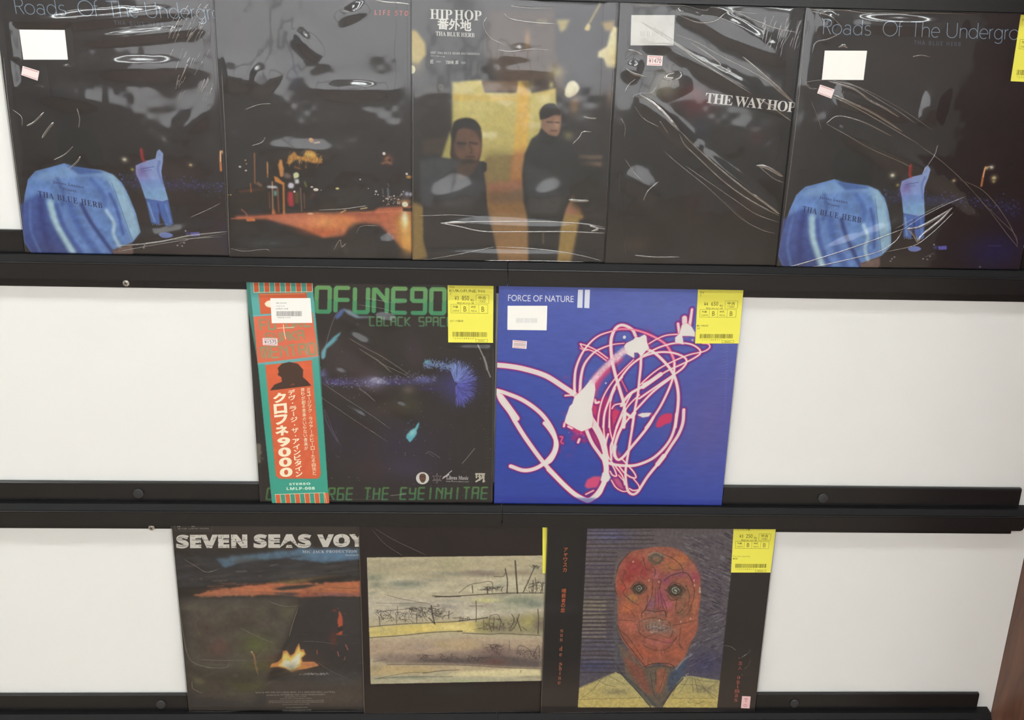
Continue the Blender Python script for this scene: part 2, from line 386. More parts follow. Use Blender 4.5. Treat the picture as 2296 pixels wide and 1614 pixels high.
def art_stage():
    a = Art('r5', C5, (40, 31, 34)); rg = random.Random(3)
    a.grad([(-100, -50), (1600, -50), (1600, 1700), (-100, 1700)], (40, 36, 38), (38, 28, 31), (0, 0), (1300, 0))
    a.soft((750, 350), 420, 200, (58, 44, 42), .5); a.soft((420, 800), 200, 200, (30, 29, 30), .7)
    a.soft((1270, 1420), 190, 120, (36, 32, 84), .9); a.soft((1350, 1200), 120, 60, (44, 40, 84), .5)
    for _ in range(420):      # the crowd
        x = rg.uniform(630, 1400); y = 1130 + (x - 1000) * 0.09 + rg.gauss(0, 22)
        a.blob((x, y), rg.uniform(3, 9), rg.uniform(3, 8), rg.choice([(70, 72, 150), (60, 66, 130), (88, 100, 180), (46, 44, 92), (40, 70, 110)]), rg.uniform(.25, .75))
    a.soft((880, 1130), 260, 26, (56, 54, 120), .4)
    for c, r, col in (((683, 990), 12, (240, 238, 200)), ((1030, 1020), 9, (210, 180, 130)), ((712, 1045), 8, (170, 160, 70)), ((1215, 950), 8, (220, 200, 150)), ((1243, 945), 10, (250, 240, 215)), ((1257, 1005), 13, (230, 215, 160)), ((1255, 1025), 8, (200, 170, 110))):
        a.soft(c, r * 1.6, r * 1.4, col, .6); a.blob(c, r, r * .8, col, 1)
    a.line([(1210, 945), (1198, 985), (1186, 1050)], 13, (225, 130, 70), .9, 1); a.line([(1206, 950), (1196, 1000)], 5, (255, 225, 180), .9)
    a.line([(1208, 948), (1240, 940)], 6, (230, 200, 150), .8)
    # head, hair
    a.poly([(350, 1010), (345, 930), (380, 850), (460, 815), (540, 850), (575, 930), (560, 1050), (460, 1060), (390, 1040)], (26, 25, 26), .95, 3, True)
    # the big shirt
    sh = [(355, 1012), (270, 1035), (190, 1055), (140, 1100), (100, 1190), (66, 1300), (35, 1440), (60, 1500), (100, 1530), (490, 1535), (500, 1490), (620, 1446), (676, 1390), (676, 1290), (662, 1200), (640, 1120), (600, 1072), (540, 1048), (470, 1040), (400, 1030)]
    a.poly(sh, (104, 142, 206), 1, 1, tex=.12, texc=40)
    a.grad([(60, 1240), (35, 1440), (60, 1500), (100, 1530), (330, 1530), (180, 1180)], (70, 96, 176), (44, 60, 128), (150, 1150), (110, 1520), .8, 6)
    a.poly([(540, 1052), (610, 1080), (645, 1150), (668, 1290), (672, 1390), (620, 1440), (600, 1300), (590, 1160)], (168, 206, 224), .85, 5)
    a.poly([(370, 1020), (300, 1045), (200, 1070), (170, 1110), (330, 1100), (460, 1075), (600, 1110), (560, 1060), (440, 1045)], (136, 176, 224), .75, 7)
    a.poly([(355, 1020), (420, 1075), (560, 1062), (470, 1040)], (52, 84, 160), .7, 4)
    for p, wd, c, al in (([(230, 1230), (232, 1330), (262, 1430), (300, 1540)], 36, (190, 226, 234), 1), ([(258, 1240), (268, 1350), (300, 1440), (345, 1540)], 24, (58, 84, 162), .8),
                         ([(330, 1230), (350, 1350), (400, 1470), (430, 1540)], 36, (64, 96, 176), .7), ([(395, 1240), (420, 1330), (470, 1440), (500, 1500)], 22, (40, 56, 120), .8),
                         ([(440, 1180), (470, 1290), (500, 1380)], 30, (104, 150, 214), .6), ([(520, 1270), (545, 1340), (528, 1400), (545, 1470)], 19, (190, 222, 234), .95),
                         ([(560, 1180), (578, 1270), (580, 1400)], 16, (60, 86, 168), .7), ([(190, 1200), (160, 1330), (170, 1500)], 40, (48, 62, 130), .65), ([(120, 1230), (90, 1380), (110, 1500)], 16, (104, 140, 208), .5),
                         ([(300, 1100), (310, 1180), (290, 1240)], 22, (60, 84, 158), .55), ([(480, 1100), (520, 1180), (520, 1240)], 26, (70, 104, 184), .55)):
        a.line(p, wd, c, al, wd * a.k * .28)
    a.line([(585, 1120), (600, 1250), (622, 1440)], 5, (92, 124, 176), .8, 1)
    a.poly([(500, 1490), (615, 1448), (612, 1500), (590, 1530), (500, 1530)], (150, 120, 108), .7, 3)
    # the raised-arm performer
    a.poly([(735, 1025), (790, 1000), (850, 985), (868, 945), (884, 934), (899, 958), (886, 1005), (866, 1055), (860, 1110), (866, 1212), (830, 1224), (745, 1205), (738, 1120), (726, 1070)], (146, 168, 222), 1, 1)
    a.grad([(735, 1100), (860, 1100), (866, 1212), (745, 1205)], (118, 146, 216), (130, 184, 216), (800, 1090), (800, 1210), .8, 3)
    a.soft((760, 1060), 34, 44, (130, 108, 178), .8); a.line([(868, 1000), (850, 1050), (856, 1120)], 12, (90, 112, 186), .6, 2)
    a.line([(755, 1045), (830, 1030)], 5, (70, 84, 150), .7, 1); a.line([(765, 1056), (815, 1046)], 4, (70, 84, 150), .5, 1)
    a.poly([(745, 1205), (832, 1222), (866, 1212), (862, 1345), (820, 1360), (800, 1280), (790, 1350), (745, 1340)], (78, 112, 190), 1, 2)
    a.line([(755, 1230), (765, 1330)], 10, (150, 190, 224), .7, 2); a.line([(845, 1240), (850, 1335)], 12, (120, 158, 220), .6, 2); a.line([(805, 1235), (806, 1300)], 8, (40, 52, 110), .7, 2)
    a.poly([(778, 935), (792, 930), (788, 985), (796, 1000), (782, 1003), (774, 985)], (190, 44, 40), .95, 2, True); a.soft((786, 960), 12, 28, (150, 30, 32), .6)
    # decks
    a.poly([(768, 1405), (780, 1395), (806, 1391), (832, 1395), (846, 1407), (830, 1418), (806, 1422), (782, 1418)], (116, 134, 206), 1, 1, True)
    a.poly([(940, 1392), (990, 1388), (990, 1410), (944, 1412)], (92, 92, 184), 1, 1); a.soft((925, 1398), 12, 12, (90, 84, 170), .7); a.blob((918, 1382), 6, 6, (220, 220, 220), .9)
    a.line([(1225, 1388), (1298, 1390)], 3, (90, 84, 150), .8)
    for c in ((680, 1462), (694, 1452), (672, 1475), (856, 1462), (880, 1465), (895, 1448), (1178, 1508), (1270, 1545), (1370, 1535)): a.blob(c, 7, 6, (190, 190, 196), .8)
    a.line([(870, 1452), (905, 1436), (918, 1432)], 5, (130, 130, 140), .7, 1)
    for i in range(10): a.blob((750 + i * 11, 1348 + rg.uniform(-4, 4)), 3.5, 3.5, (190, 200, 230), .8)
    a.speck((650, 1460, 1420, 1560), 50, [(70, 66, 90), (54, 50, 60)], (2, 8), 5, (.2, .5))
    a.noise(.10, 60, 2)
    return a.image('print_stage')

def art_street():
    a = Art('r2', C2, (34, 30, 32)); rg = random.Random(5)
    a.soft((600, 500), 500, 260, (50, 38, 40), .4); a.soft((1000, 950), 240, 260, (44, 32, 36), .6); a.soft((240, 1100), 200, 200, (42, 34, 32), .5)
    a.soft((150, 200), 60, 120, (66, 40, 50), .45); a.soft((470, 430), 40, 90, (54, 58, 92), .45)
    # road
    a.poly([(120, 1262), (400, 1248), (620, 1240), (930, 1232), (960, 1212), (1160, 1200), (1300, 1195), (1300, 1500), (1160, 1470), (1090, 1440), (960, 1320), (800, 1300), (760, 1370), (640, 1390), (560, 1350), (430, 1310), (300, 1280), (130, 1280)], (206, 112, 78), 1, 6, tex=.1)
    a.soft((640, 1300), 130, 44, (250, 166, 96), .95); a.soft((500, 1290), 110, 28, (230, 134, 98), .85); a.soft((760, 1290), 90, 60, (240, 144, 82), .8)
    a.soft((620, 1350), 120, 30, (206, 96, 50), .6); a.soft((860, 1250), 120, 16, (170, 80, 60), .7)
    a.poly([(1040, 1262), (1160, 1250), (1300, 1245), (1300, 1490), (1165, 1478), (1090, 1440), (1060, 1360)], (196, 122, 56), .8, 12)
    a.soft((1130, 1400), 60, 90, (236, 176, 84), .9); a.soft((1112, 1290), 28, 60, (255, 232, 150), 1); a.soft((1112, 1270), 14, 34, (255, 255, 225), 1)
    a.poly([(780, 1340), (860, 1300), (960, 1310), (1040, 1390), (1100, 1470), (1000, 1530), (760, 1530)], (40, 38, 40), .92, 10)
    a.poly([(60, 1290), (320, 1290), (470, 1360), (600, 1400), (760, 1400), (760, 1600), (60, 1600)], (32, 31, 33), .95, 8)
    a.line([(100, 1276), (300, 1262), (560, 1245)], 7, (220, 110, 70), .9, 2); a.line([(900, 1236), (1010, 1222), (1150, 1214)], 6, (200, 100, 66), .8, 2); a.line([(560, 1242), (950, 1238), (1160, 1226)], 3, (240, 160, 110), .6, 1)
    a.poly([(186, 1272), (238, 1270), (240, 1290), (190, 1292)], (226, 120, 66), 1, 1); a.blob((560, 1246), 22, 9, (255, 200, 160), 1)
    a.line([(160, 1222), (190, 1250), (188, 1275)], 10, (190, 106, 84), .7, 2)
    # dark vehicle mass at middle
    a.poly([(610, 1235), (620, 1170), (700, 1110), (800, 1080), (900, 1100), (920, 1180), (900, 1220), (700, 1240)], (48, 42, 40), .9, 8); a.line([(740, 1240), (768, 1226)], 6, (255, 200, 120), .9, 1); a.line([(856, 1218), (892, 1212)], 7, (240, 200, 140), 1, 1)
    # lit tree
    recrop(a, (600, 300, 5.765))
    a.poly([(260, 330), (280, 280), (350, 240), (380, 280), (450, 290), (500, 220), (560, 215), (620, 250), (640, 300), (700, 340), (712, 390), (650, 380), (560, 370), (470, 350), (400, 340), (340, 350), (300, 390), (262, 380)], (214, 140, 52), 1, 3, True, rough=5, seed=2)
    for _ in range(150):
        x = rg.uniform(270, 700); y = 320 + rg.gauss(0, 38) - (60 if 470 < x < 630 else 0); a.line([(x, y), (x + rg.uniform(-14, 14), y + rg.uniform(15, 50))], rg.uniform(4, 12), rg.choice([(255, 205, 92), (232, 150, 60), (120, 66, 30), (255, 226, 130), (90, 52, 30)]), .8, 1, w2=1)
    a.soft((550, 270), 60, 36, (255, 214, 100), .8); a.line([(350, 430), (420, 450)], 22, (196, 116, 50), .8, 3)
    a.blob((564, 82), 42, 34, (246, 160, 50), 1, .8, 1); a.blob((564, 80), 24, 20, (255, 200, 90), 1, .8, 1); a.line([(606, 116), (668, 108)], 22, (255, 232, 205), 1, 2); a.soft((600, 95), 90, 40, (90, 50, 24), .5)
    # poles, signs
    for p, wd, c in (([(-170, 250), (-165, 640)], 16, (186, 110, 50)), ([(0, 380), (0, 560)], 14, (224, 136, 60)), ([(60, 620), (70, 1030)], 18, (206, 150, 110)), ([(170, 350), (180, 540)], 40, (214, 136, 70)), ([(205, 640), (212, 1030)], 30, (216, 130, 62)),
                     ([(130, 700), (145, 1010)], 22, (150, 84, 50)), ([(425, 700), (440, 1000)], 12, (196, 140, 110)), ([(470, 770), (480, 960)], 14, (150, 90, 60)), ([(345, 560), (360, 640)], 12, (180, 160, 140)), ([(20, 760), (30, 960)], 20, (110, 66, 44))):
        a.line(p, wd, c, .95, 2)
    a.poly([(80, 545), (130, 560), (215, 640), (190, 660), (95, 615)], (220, 136, 62), 1, 2); a.poly([(130, 400), (170, 340), (212, 450), (205, 540), (165, 540)], (226, 150, 80), .9, 3)
    a.blob((250, 540), 66, 46, (150, 128, 124), .8, .3); a.poly([(335, 510), (375, 495), (405, 520), (400, 560), (350, 575), (332, 545)], (232, 236, 180), 1, 2, True); a.poly([(355, 590), (400, 580), (410, 640), (360, 645)], (236, 240, 244), 1, 3)
    a.poly([(262, 660), (290, 630), (340, 650), (330, 700), (275, 700)], (236, 232, 246), 1, 3, True); a.line([(5, 685), (110, 690)], 28, (236, 238, 246), 1, 3); a.poly([(80, 735), (120, 735), (118, 800), (84, 800)], (110, 186, 190), .9, 3)
    a.poly([(262, 750), (330, 745), (340, 930), (330, 945), (270, 930), (255, 850)], (196, 52, 60), 1, 4); a.poly([(345, 750), (405, 750), (410, 900), (350, 900)], (104, 84, 44), .8, 4)
    a.blob((345, 745), 20, 20, (255, 246, 240), 1, 0, 1); a.blob((622, 720), 40, 24, (255, 240, 224), 1, 0, 1); a.blob((570, 685), 26, 16, (230, 220, 210), .9, 0, 1); a.blob((900, 705), 30, 18, (232, 222, 130), 1, 0, 1); a.blob((690, 726), 12, 10, (220, 210, 200), .8)
    a.line([(480, 625), (500, 680)], 26, (130, 150, 60), .8, 3); a.line([(560, 830), (600, 760)], 40, (110, 60, 50), .6, 5); a.poly([(60, 1000), (90, 960), (105, 1040), (60, 1045)], (226, 120, 60), .9, 4)
    a.line([(130, 960), (330, 990), (420, 985)], 6, (140, 80, 50), .7, 2); a.line([(-220, 730), (-120, 720), (-30, 700)], 20, (150, 80, 46), .5, 5)
    a.blob((1503, 254), 27, 27, (255, 240, 230), 1, 0, 1); a.soft((1560, 330), 60, 60, (150, 82, 56), .8); a.line([(1475, 385), (1540, 365), (1600, 385)], 22, (204, 130, 84), .8, 4); a.line([(1520, 330), (1560, 300)], 16, (214, 140, 80), .8, 3); a.blob((1575, 340), 22, 26, (40, 30, 28), .9)
    a.blob((1797, 516), 22, 22, (255, 244, 235), 1, 0, 1); a.blob((1825, 556), 46, 28, (216, 150, 60), .95)
    for x, y, r in ((1400, 742, 20), (1390, 780, 12), (1425, 785, 12), (1195, 588, 14), (1730, 780, 16), (1800, 775, 30), (1850, 780, 30), (1755, 745, 12), (1300, 705, 9)): a.blob((x, y), r, r, (235, 235, 240), .95)
    a.soft((1800, 780), 70, 50, (150, 146, 170), .6); a.line([(1553, 700), (1565, 830)], 14, (150, 184, 206), .9, 3); a.line([(1487, 710), (1492, 780)], 12, (130, 150, 160), .8, 2); a.line([(1550, 640), (1572, 680)], 6, (200, 210, 220), .7, 1)
    a.speck((1480, 800, 1720, 920), 60, [(226, 200, 170), (190, 120, 70), (255, 240, 230), (120, 80, 60)], (5, 16), 8, (.4, 1))
    a.soft((1780, 880), 90, 40, (214, 150, 96), .8); a.blob((1775, 910), 46, 40, (255, 246, 214), 1, 0, 1); a.poly([(1745, 955), (1880, 955), (1880, 1005), (1750, 1000)], (60, 44, 34), .95, 2)
    recrop(a, C2)
    for x, y, r in ((182, 934, 7), (188, 955, 6), (150, 972, 10), (185, 994, 9), (96, 1136, 7), (82, 1136, 5)): a.blob((x, y), r, r * .8, (250, 240, 220) if r > 7 else (220, 170, 110), 1)
    a.line([(310, 945), (312, 1010)], 6, (204, 140, 84), .9, 1, w2=9); a.line([(255, 1070), (272, 1080)], 20, (150, 110, 84), .8, 3)
    a.line([(150, 1118), (220, 1110)], 14, (120, 64, 40), .6, 3); a.line([(212, 1070), (216, 1120)], 7, (196, 110, 56), .8, 1)
    a.line([(700, 1450), (740, 1420), (770, 1470)], 30, (78, 66, 54), .5, 6)
    a.noise(.10, 60, 3); return a.image('print_street')

def art_duo():
    a = Art('r3', C3, (44, 42, 46)); rg = random.Random(8)
    B = [(-60, -60), (1500, -60), (1500, 1700), (-60, 1700)]
    a.poly(B, (48, 44, 46), 1, 1)
    a.poly([(500, 60), (900, 60), (980, 200), (960, 560), (560, 500), (490, 300)], (104, 80, 66), .75, 14); a.poly([(900, -50), (1300, -50), (1300, 620), (1000, 620), (900, 300)], (50, 47, 56), 1, 8)
    # background road and walls
    a.grad([(480, 900), (900, 900), (1060, 1260), (1020, 1600), (480, 1600)], (150, 110, 66), (150, 106, 62), (600, 900), (700, 1500), 1, 8, tex=.4)
    a.poly([(60, 1180), (140, 1200), (170, 1500), (60, 1530)], (150, 120, 66), 1, 8)
    # lit yellow panel
    a.grad([(293, 476), (470, 466), (490, 540), (670, 542), (680, 476), (745, 476), (760, 545), (900, 515), (905, 620), (830, 720), (760, 880), (700, 900), (500, 920), (440, 1000), (296, 960)], (226, 206, 118), (202, 184, 104), (500, 480), (500, 900), 1, 4)
    a.poly([(293, 560), (900, 548), (900, 520), (760, 545), (293, 545)], (232, 196, 96), .6, 5); a.poly([(300, 555), (660, 560), (660, 590), (300, 590)], (232, 192, 90), .9, 3)
    a.soft((420, 640), 140, 80, (230, 216, 140), .5); a.poly([(680, 476), (742, 478), (748, 700), (730, 900), (655, 900), (672, 640)], (238, 188, 82), .95, 6)
    a.poly([(470, 470), (680, 476), (672, 535), (485, 535)], (134, 100, 70), .9, 4)
    a.poly([(470, 770), (560, 775), (560, 800), (470, 805)], (244, 232, 180), .8, 5); a.poly([(480, 890), (640, 880), (640, 1060), (500, 1080)], (146, 128, 74), .8, 12); a.poly([(655, 880), (730, 870), (720, 1050), (640, 1060)], (196, 134, 76), .9, 9)
    a.poly([(500, 1070), (720, 1050), (730, 1110), (500, 1130)], (168, 108, 84), .8, 10); a.poly([(505, 1120), (735, 1105), (735, 1180), (520, 1185)], (120, 92, 70), .8, 10)
    a.poly([(515, 1250), (745, 1240), (755, 1560), (560, 1560)], (162, 120, 76), .9, 10); a.poly([(940, 1230), (1060, 1260), (1030, 1400), (985, 1560), (885, 1560), (905, 1400)], (168, 134, 72), 1, 4); a.soft((985, 1230), 40, 30, (176, 112, 96), .8)
    # left lit patch and lamps
    a.poly([(52, 170), (90, 180), (140, 250), (145, 320), (100, 370), (52, 360)], (214, 184, 96), .95, 5); a.soft((80, 340), 40, 70, (206, 184, 110), .7); a.blob((64, 405), 18, 26, (236, 230, 180), 1, 0, 1)
    a.soft((230, 540), 26, 60, (120, 90, 60), .8); a.blob((230, 508), 19, 21, (250, 240, 196), 1, 0, 1)
    a.poly([(955, 520), (975, 480), (1010, 472), (1040, 510), (1020, 550), (980, 570), (955, 555)], (250, 240, 200), 1, 3, True); a.soft((1010, 610), 34, 60, (150, 112, 72), .8)
    a.poly([(1150, 300), (1200, 270), (1215, 200), (1235, 150), (1262, 160), (1262, 400), (1200, 395), (1180, 340), (1145, 335)], (240, 226, 168), 1, 4); a.soft((1230, 340), 40, 70, (224, 196, 120), .7); a.poly([(1165, 130), (1250, 120), (1230, 180), (1190, 180)], (196, 160, 86), .9, 6)
    a.line([(1160, 20), (1100, 130)], 14, (176, 156, 96), 1, 3); a.poly([(1090, 130), (1105, 150), (1095, 180), (1068, 170)], (226, 200, 124), 1, 3, True)
    a.poly([(905, 115), (985, 112), (960, 170), (930, 190)], (206, 186, 104), .9, 6); a.poly([(790, 112), (850, 112), (850, 140), (790, 140)], (150, 136, 84), .6, 5); a.soft((735, 230), 18, 50, (170, 118, 60), .8)
    a.soft((905, 420), 50, 40, (170, 150, 90), .8); a.soft((875, 495), 14, 20, (196, 190, 130), .9); a.soft((760, 500), 18, 26, (214, 190, 110), .8)
    a.poly([(690, 475), (745, 470), (850, 460), (850, 530), (745, 530)], (60, 48, 42), .5, 6)
    a.poly([(1130, 380), (1260, 400), (1250, 700), (1190, 900), (1100, 760)], (48, 40, 38), .8, 12); a.soft((1215, 560), 20, 60, (120, 84, 44), .6); a.poly([(1030, 905), (1175, 905), (1172, 930), (1030, 930)], (120, 96, 78), .8, 4); a.poly([(1040, 945), (1170, 945), (1170, 972), (1040, 970)], (150, 112, 84), .8, 5)
    a.poly([(165, 380), (360, 400), (360, 470), (180, 470)], (34, 32, 34), .8, 10); a.poly([(110, 480), (290, 480), (290, 860), (110, 900)], (42, 36, 34), .8, 10); a.poly([(120, 815), (285, 800), (270, 900), (120, 900)], (84, 66, 54), .6, 8)
    a.poly([(285, 760), (200, 1030), (215, 1035), (320, 900)], (196, 184, 96), .9, 5)
    # left man: jacket, head, face in shade
    a.poly([(100, 1000), (115, 930), (200, 915), (300, 930), (440, 935), (492, 950), (498, 990), (480, 1010), (494, 1110), (505, 1260), (540, 1400), (575, 1560), (170, 1560), (130, 1400), (125, 1200)], (46, 46, 50), 1, 3)
    a.poly([(285, 900), (300, 760), (330, 710), (375, 692), (425, 705), (460, 750), (470, 820), (455, 930), (420, 985), (360, 1010), (300, 960)], (58, 42, 34), 1, 3, True)
    a.poly([(315, 760), (345, 740), (420, 760), (462, 830), (462, 900), (440, 940), (400, 930), (345, 930), (310, 880)], (112, 76, 58), 1, 5, True); a.soft((440, 860), 26, 50, (140, 92, 68), .7); a.soft((345, 845), 26, 26, (84, 60, 50), .7)
    a.line([(330, 836), (372, 838)], 14, (40, 28, 24), .9, 3); a.line([(400, 832), (442, 840)], 12, (46, 30, 26), .8, 3); a.line([(395, 840), (412, 885), (400, 895)], 8, (70, 44, 34), .7, 3); a.line([(378, 915), (425, 915)], 9, (52, 32, 28), .8, 3); a.soft((395, 945), 40, 18, (40, 30, 28), .8)
    a.poly([(290, 780), (310, 710), (375, 690), (430, 704), (462, 750), (440, 760), (370, 745), (325, 765), (305, 830)], (32, 28, 28), 1, 4, True)
    a.poly([(300, 940), (350, 960), (450, 945), (420, 1010), (340, 1050)], (84, 60, 50), .9, 6)
    a.poly([(105, 940), (210, 920), (360, 940), (250, 1030), (190, 1080), (180, 1210), (110, 1200)], (66, 68, 74), .9, 7); a.poly([(200, 1100), (470, 1040), (490, 1100), (420, 1200), (250, 1220)], (62, 64, 70), .8, 12); a.poly([(180, 1220), (500, 1220), (540, 1400), (560, 1560), (170, 1560), (135, 1400)], (38, 38, 40), .8, 10)
    a.poly([(470, 940), (498, 955), (494, 1000), (470, 1000)], (32, 28, 30), .9, 3)
    # right man
    a.poly([(720, 900), (760, 810), (820, 770), (930, 780), (990, 850), (1030, 930), (1020, 1100), (960, 1220), (930, 1330), (905, 1560), (745, 1560), (745, 1300), (715, 1180), (705, 1020)], (42, 43, 45), 1, 4)
    a.poly([(815, 700), (815, 640), (850, 610), (900, 615), (932, 660), (930, 740), (910, 795), (860, 790), (820, 750)], (150, 108, 82), 1, 3, True); a.poly([(810, 700), (808, 650), (840, 612), (890, 605), (925, 640), (930, 670), (890, 672), (850, 690)], (38, 30, 28), 1, 3, True)
    a.soft((905, 720), 16, 36, (190, 140, 108), .8); a.line([(850, 712), (884, 714)], 9, (70, 44, 36), .8, 2); a.line([(898, 714), (920, 716)], 8, (70, 44, 36), .8, 2); a.line([(872, 762), (908, 764)], 7, (90, 50, 42), .8, 2)
    a.poly([(815, 750), (860, 790), (905, 800), (880, 850), (800, 830)], (30, 30, 32), .9, 4); a.poly([(715, 950), (860, 1000), (900, 1110), (960, 1150), (900, 1260), (740, 1250)], (64, 66, 70), .7, 12); a.poly([(990, 880), (1180, 1000), (1180, 1200), (1000, 1210)], (40, 40, 38), .85, 12)
    a.poly([(740, 1250), (910, 1250), (900, 1560), (745, 1560)], (36, 37, 39), .9, 6); a.poly([(1040, 1280), (1190, 1280), (1190, 1560), (985, 1560)], (36, 36, 38), .95, 6); a.line([(828, 1355), (828, 1420)], 9, (130, 116, 80), .7, 3)
    a.soft((975, 790), 30, 26, (130, 120, 70), .7)
    # caption block
    a.poly([(150, -60), (478, -60), (480, 408), (150, 405)], (40, 36, 38), .97, 1)
    a.noise(.07, 70, 3); return a.image('print_duo')

def art_dark():
    a = Art('r4', C4, (36, 30, 32))
    a.grad([(-60, -60), (1400, -60), (1400, 1700), (-60, 1700)], (38, 32, 34), (30, 28, 29), (400, 400), (500, 1200))
    a.soft((560, 600), 110, 80, (96, 34, 38), .9); a.soft((540, 540), 60, 50, (104, 36, 40), .7); a.soft((580, 740), 60, 60, (36, 40, 62), .6); a.soft((900, 800), 60, 60, (70, 38, 38), .6); a.soft((560, 1180), 90, 120, (58, 34, 36), .5); a.soft((850, 1180), 140, 110, (54, 32, 32), .5)
    a.soft((370, 490), 80, 90, (150, 140, 118), .75); a.soft((300, 540), 40, 30, (120, 116, 84), .6); a.soft((200, 1430), 90, 50, (60, 44, 36), .6)
    a.noise(.18, 14, 5); return a.image('print_dark')

SEGS = {'0': 'abcdef', '9': 'abcdfg', 'O': 'abcdef', 'F': 'aefg', 'U': 'bcdef', 'N': 'bcefN', 'E': 'adefg', 'B': 'abcdefg', 'L': 'def', 'A': 'abcefg', 'C': 'adef', 'K': 'efK', 'S': 'acdfg', 'P': 'abefg', 'R': 'abefgR', 'G': 'acdefg',
        'T': 'aij', 'H': 'bcefg', 'Y': 'bcdfg', 'I': 'ij', 'D': 'abcdef', '[': 'defa', 'M': 'bcefaij', ' ': ''}
def segtext(a, txt, tl, tr, bl, w, cols, gap=.3, slant=0.0):
    """letters made of display segments: two-tone, lighter above and darker below"""
    tl, tr, bl = map(lambda q: np.array(q, float), (tl, tr, bl)); n = len(txt); cw = 1 / (n - gap * (n - 1) / 1.0 * 0 + 0) / 1.0
    X = (tr - tl) / n; Y = bl - tl; g = .06
    for i, ch in enumerate(txt):
        o = tl + X * i; L = gap / 2; R_ = 1 - gap / 2
        P = lambda x, y: o + X * (L + (R_ - L) * x) + Y * y + X * slant * (0.5 - y)
        S = {'a': ((.12, .05), (.88, .05)), 'b': ((.95, .1), (.95, .45)), 'c': ((.95, .55), (.95, .9)), 'd': ((.12, .95), (.88, .95)), 'e': ((.05, .55), (.05, .9)), 'f': ((.05, .1), (.05, .45)), 'g': ((.14, .5), (.86, .5)),
             'i': ((.5, .08), (.5, .44)), 'j': ((.5, .56), (.5, .92)), 'N': ((.2, .1), (.85, .5)), 'K': ((.15, .5), (.9, .08)), 'R': ((.45, .55), (.9, .92))}
        for k in SEGS.get(ch, ''):
            if k == ' ': continue
            (x0, y0), (x1, y1) = S[k]; yy = (y0 + y1) / 2; c = np.array(cols[0]) * (1 - yy) + np.array(cols[1]) * yy
            a.line([P(x0, y0), P(x1, y1)], w, c, .95, .6, False)
        if ch == 'K': a.line([P(.15, .5), P(.9, .92)], w, cols[1], .95, .6, False)

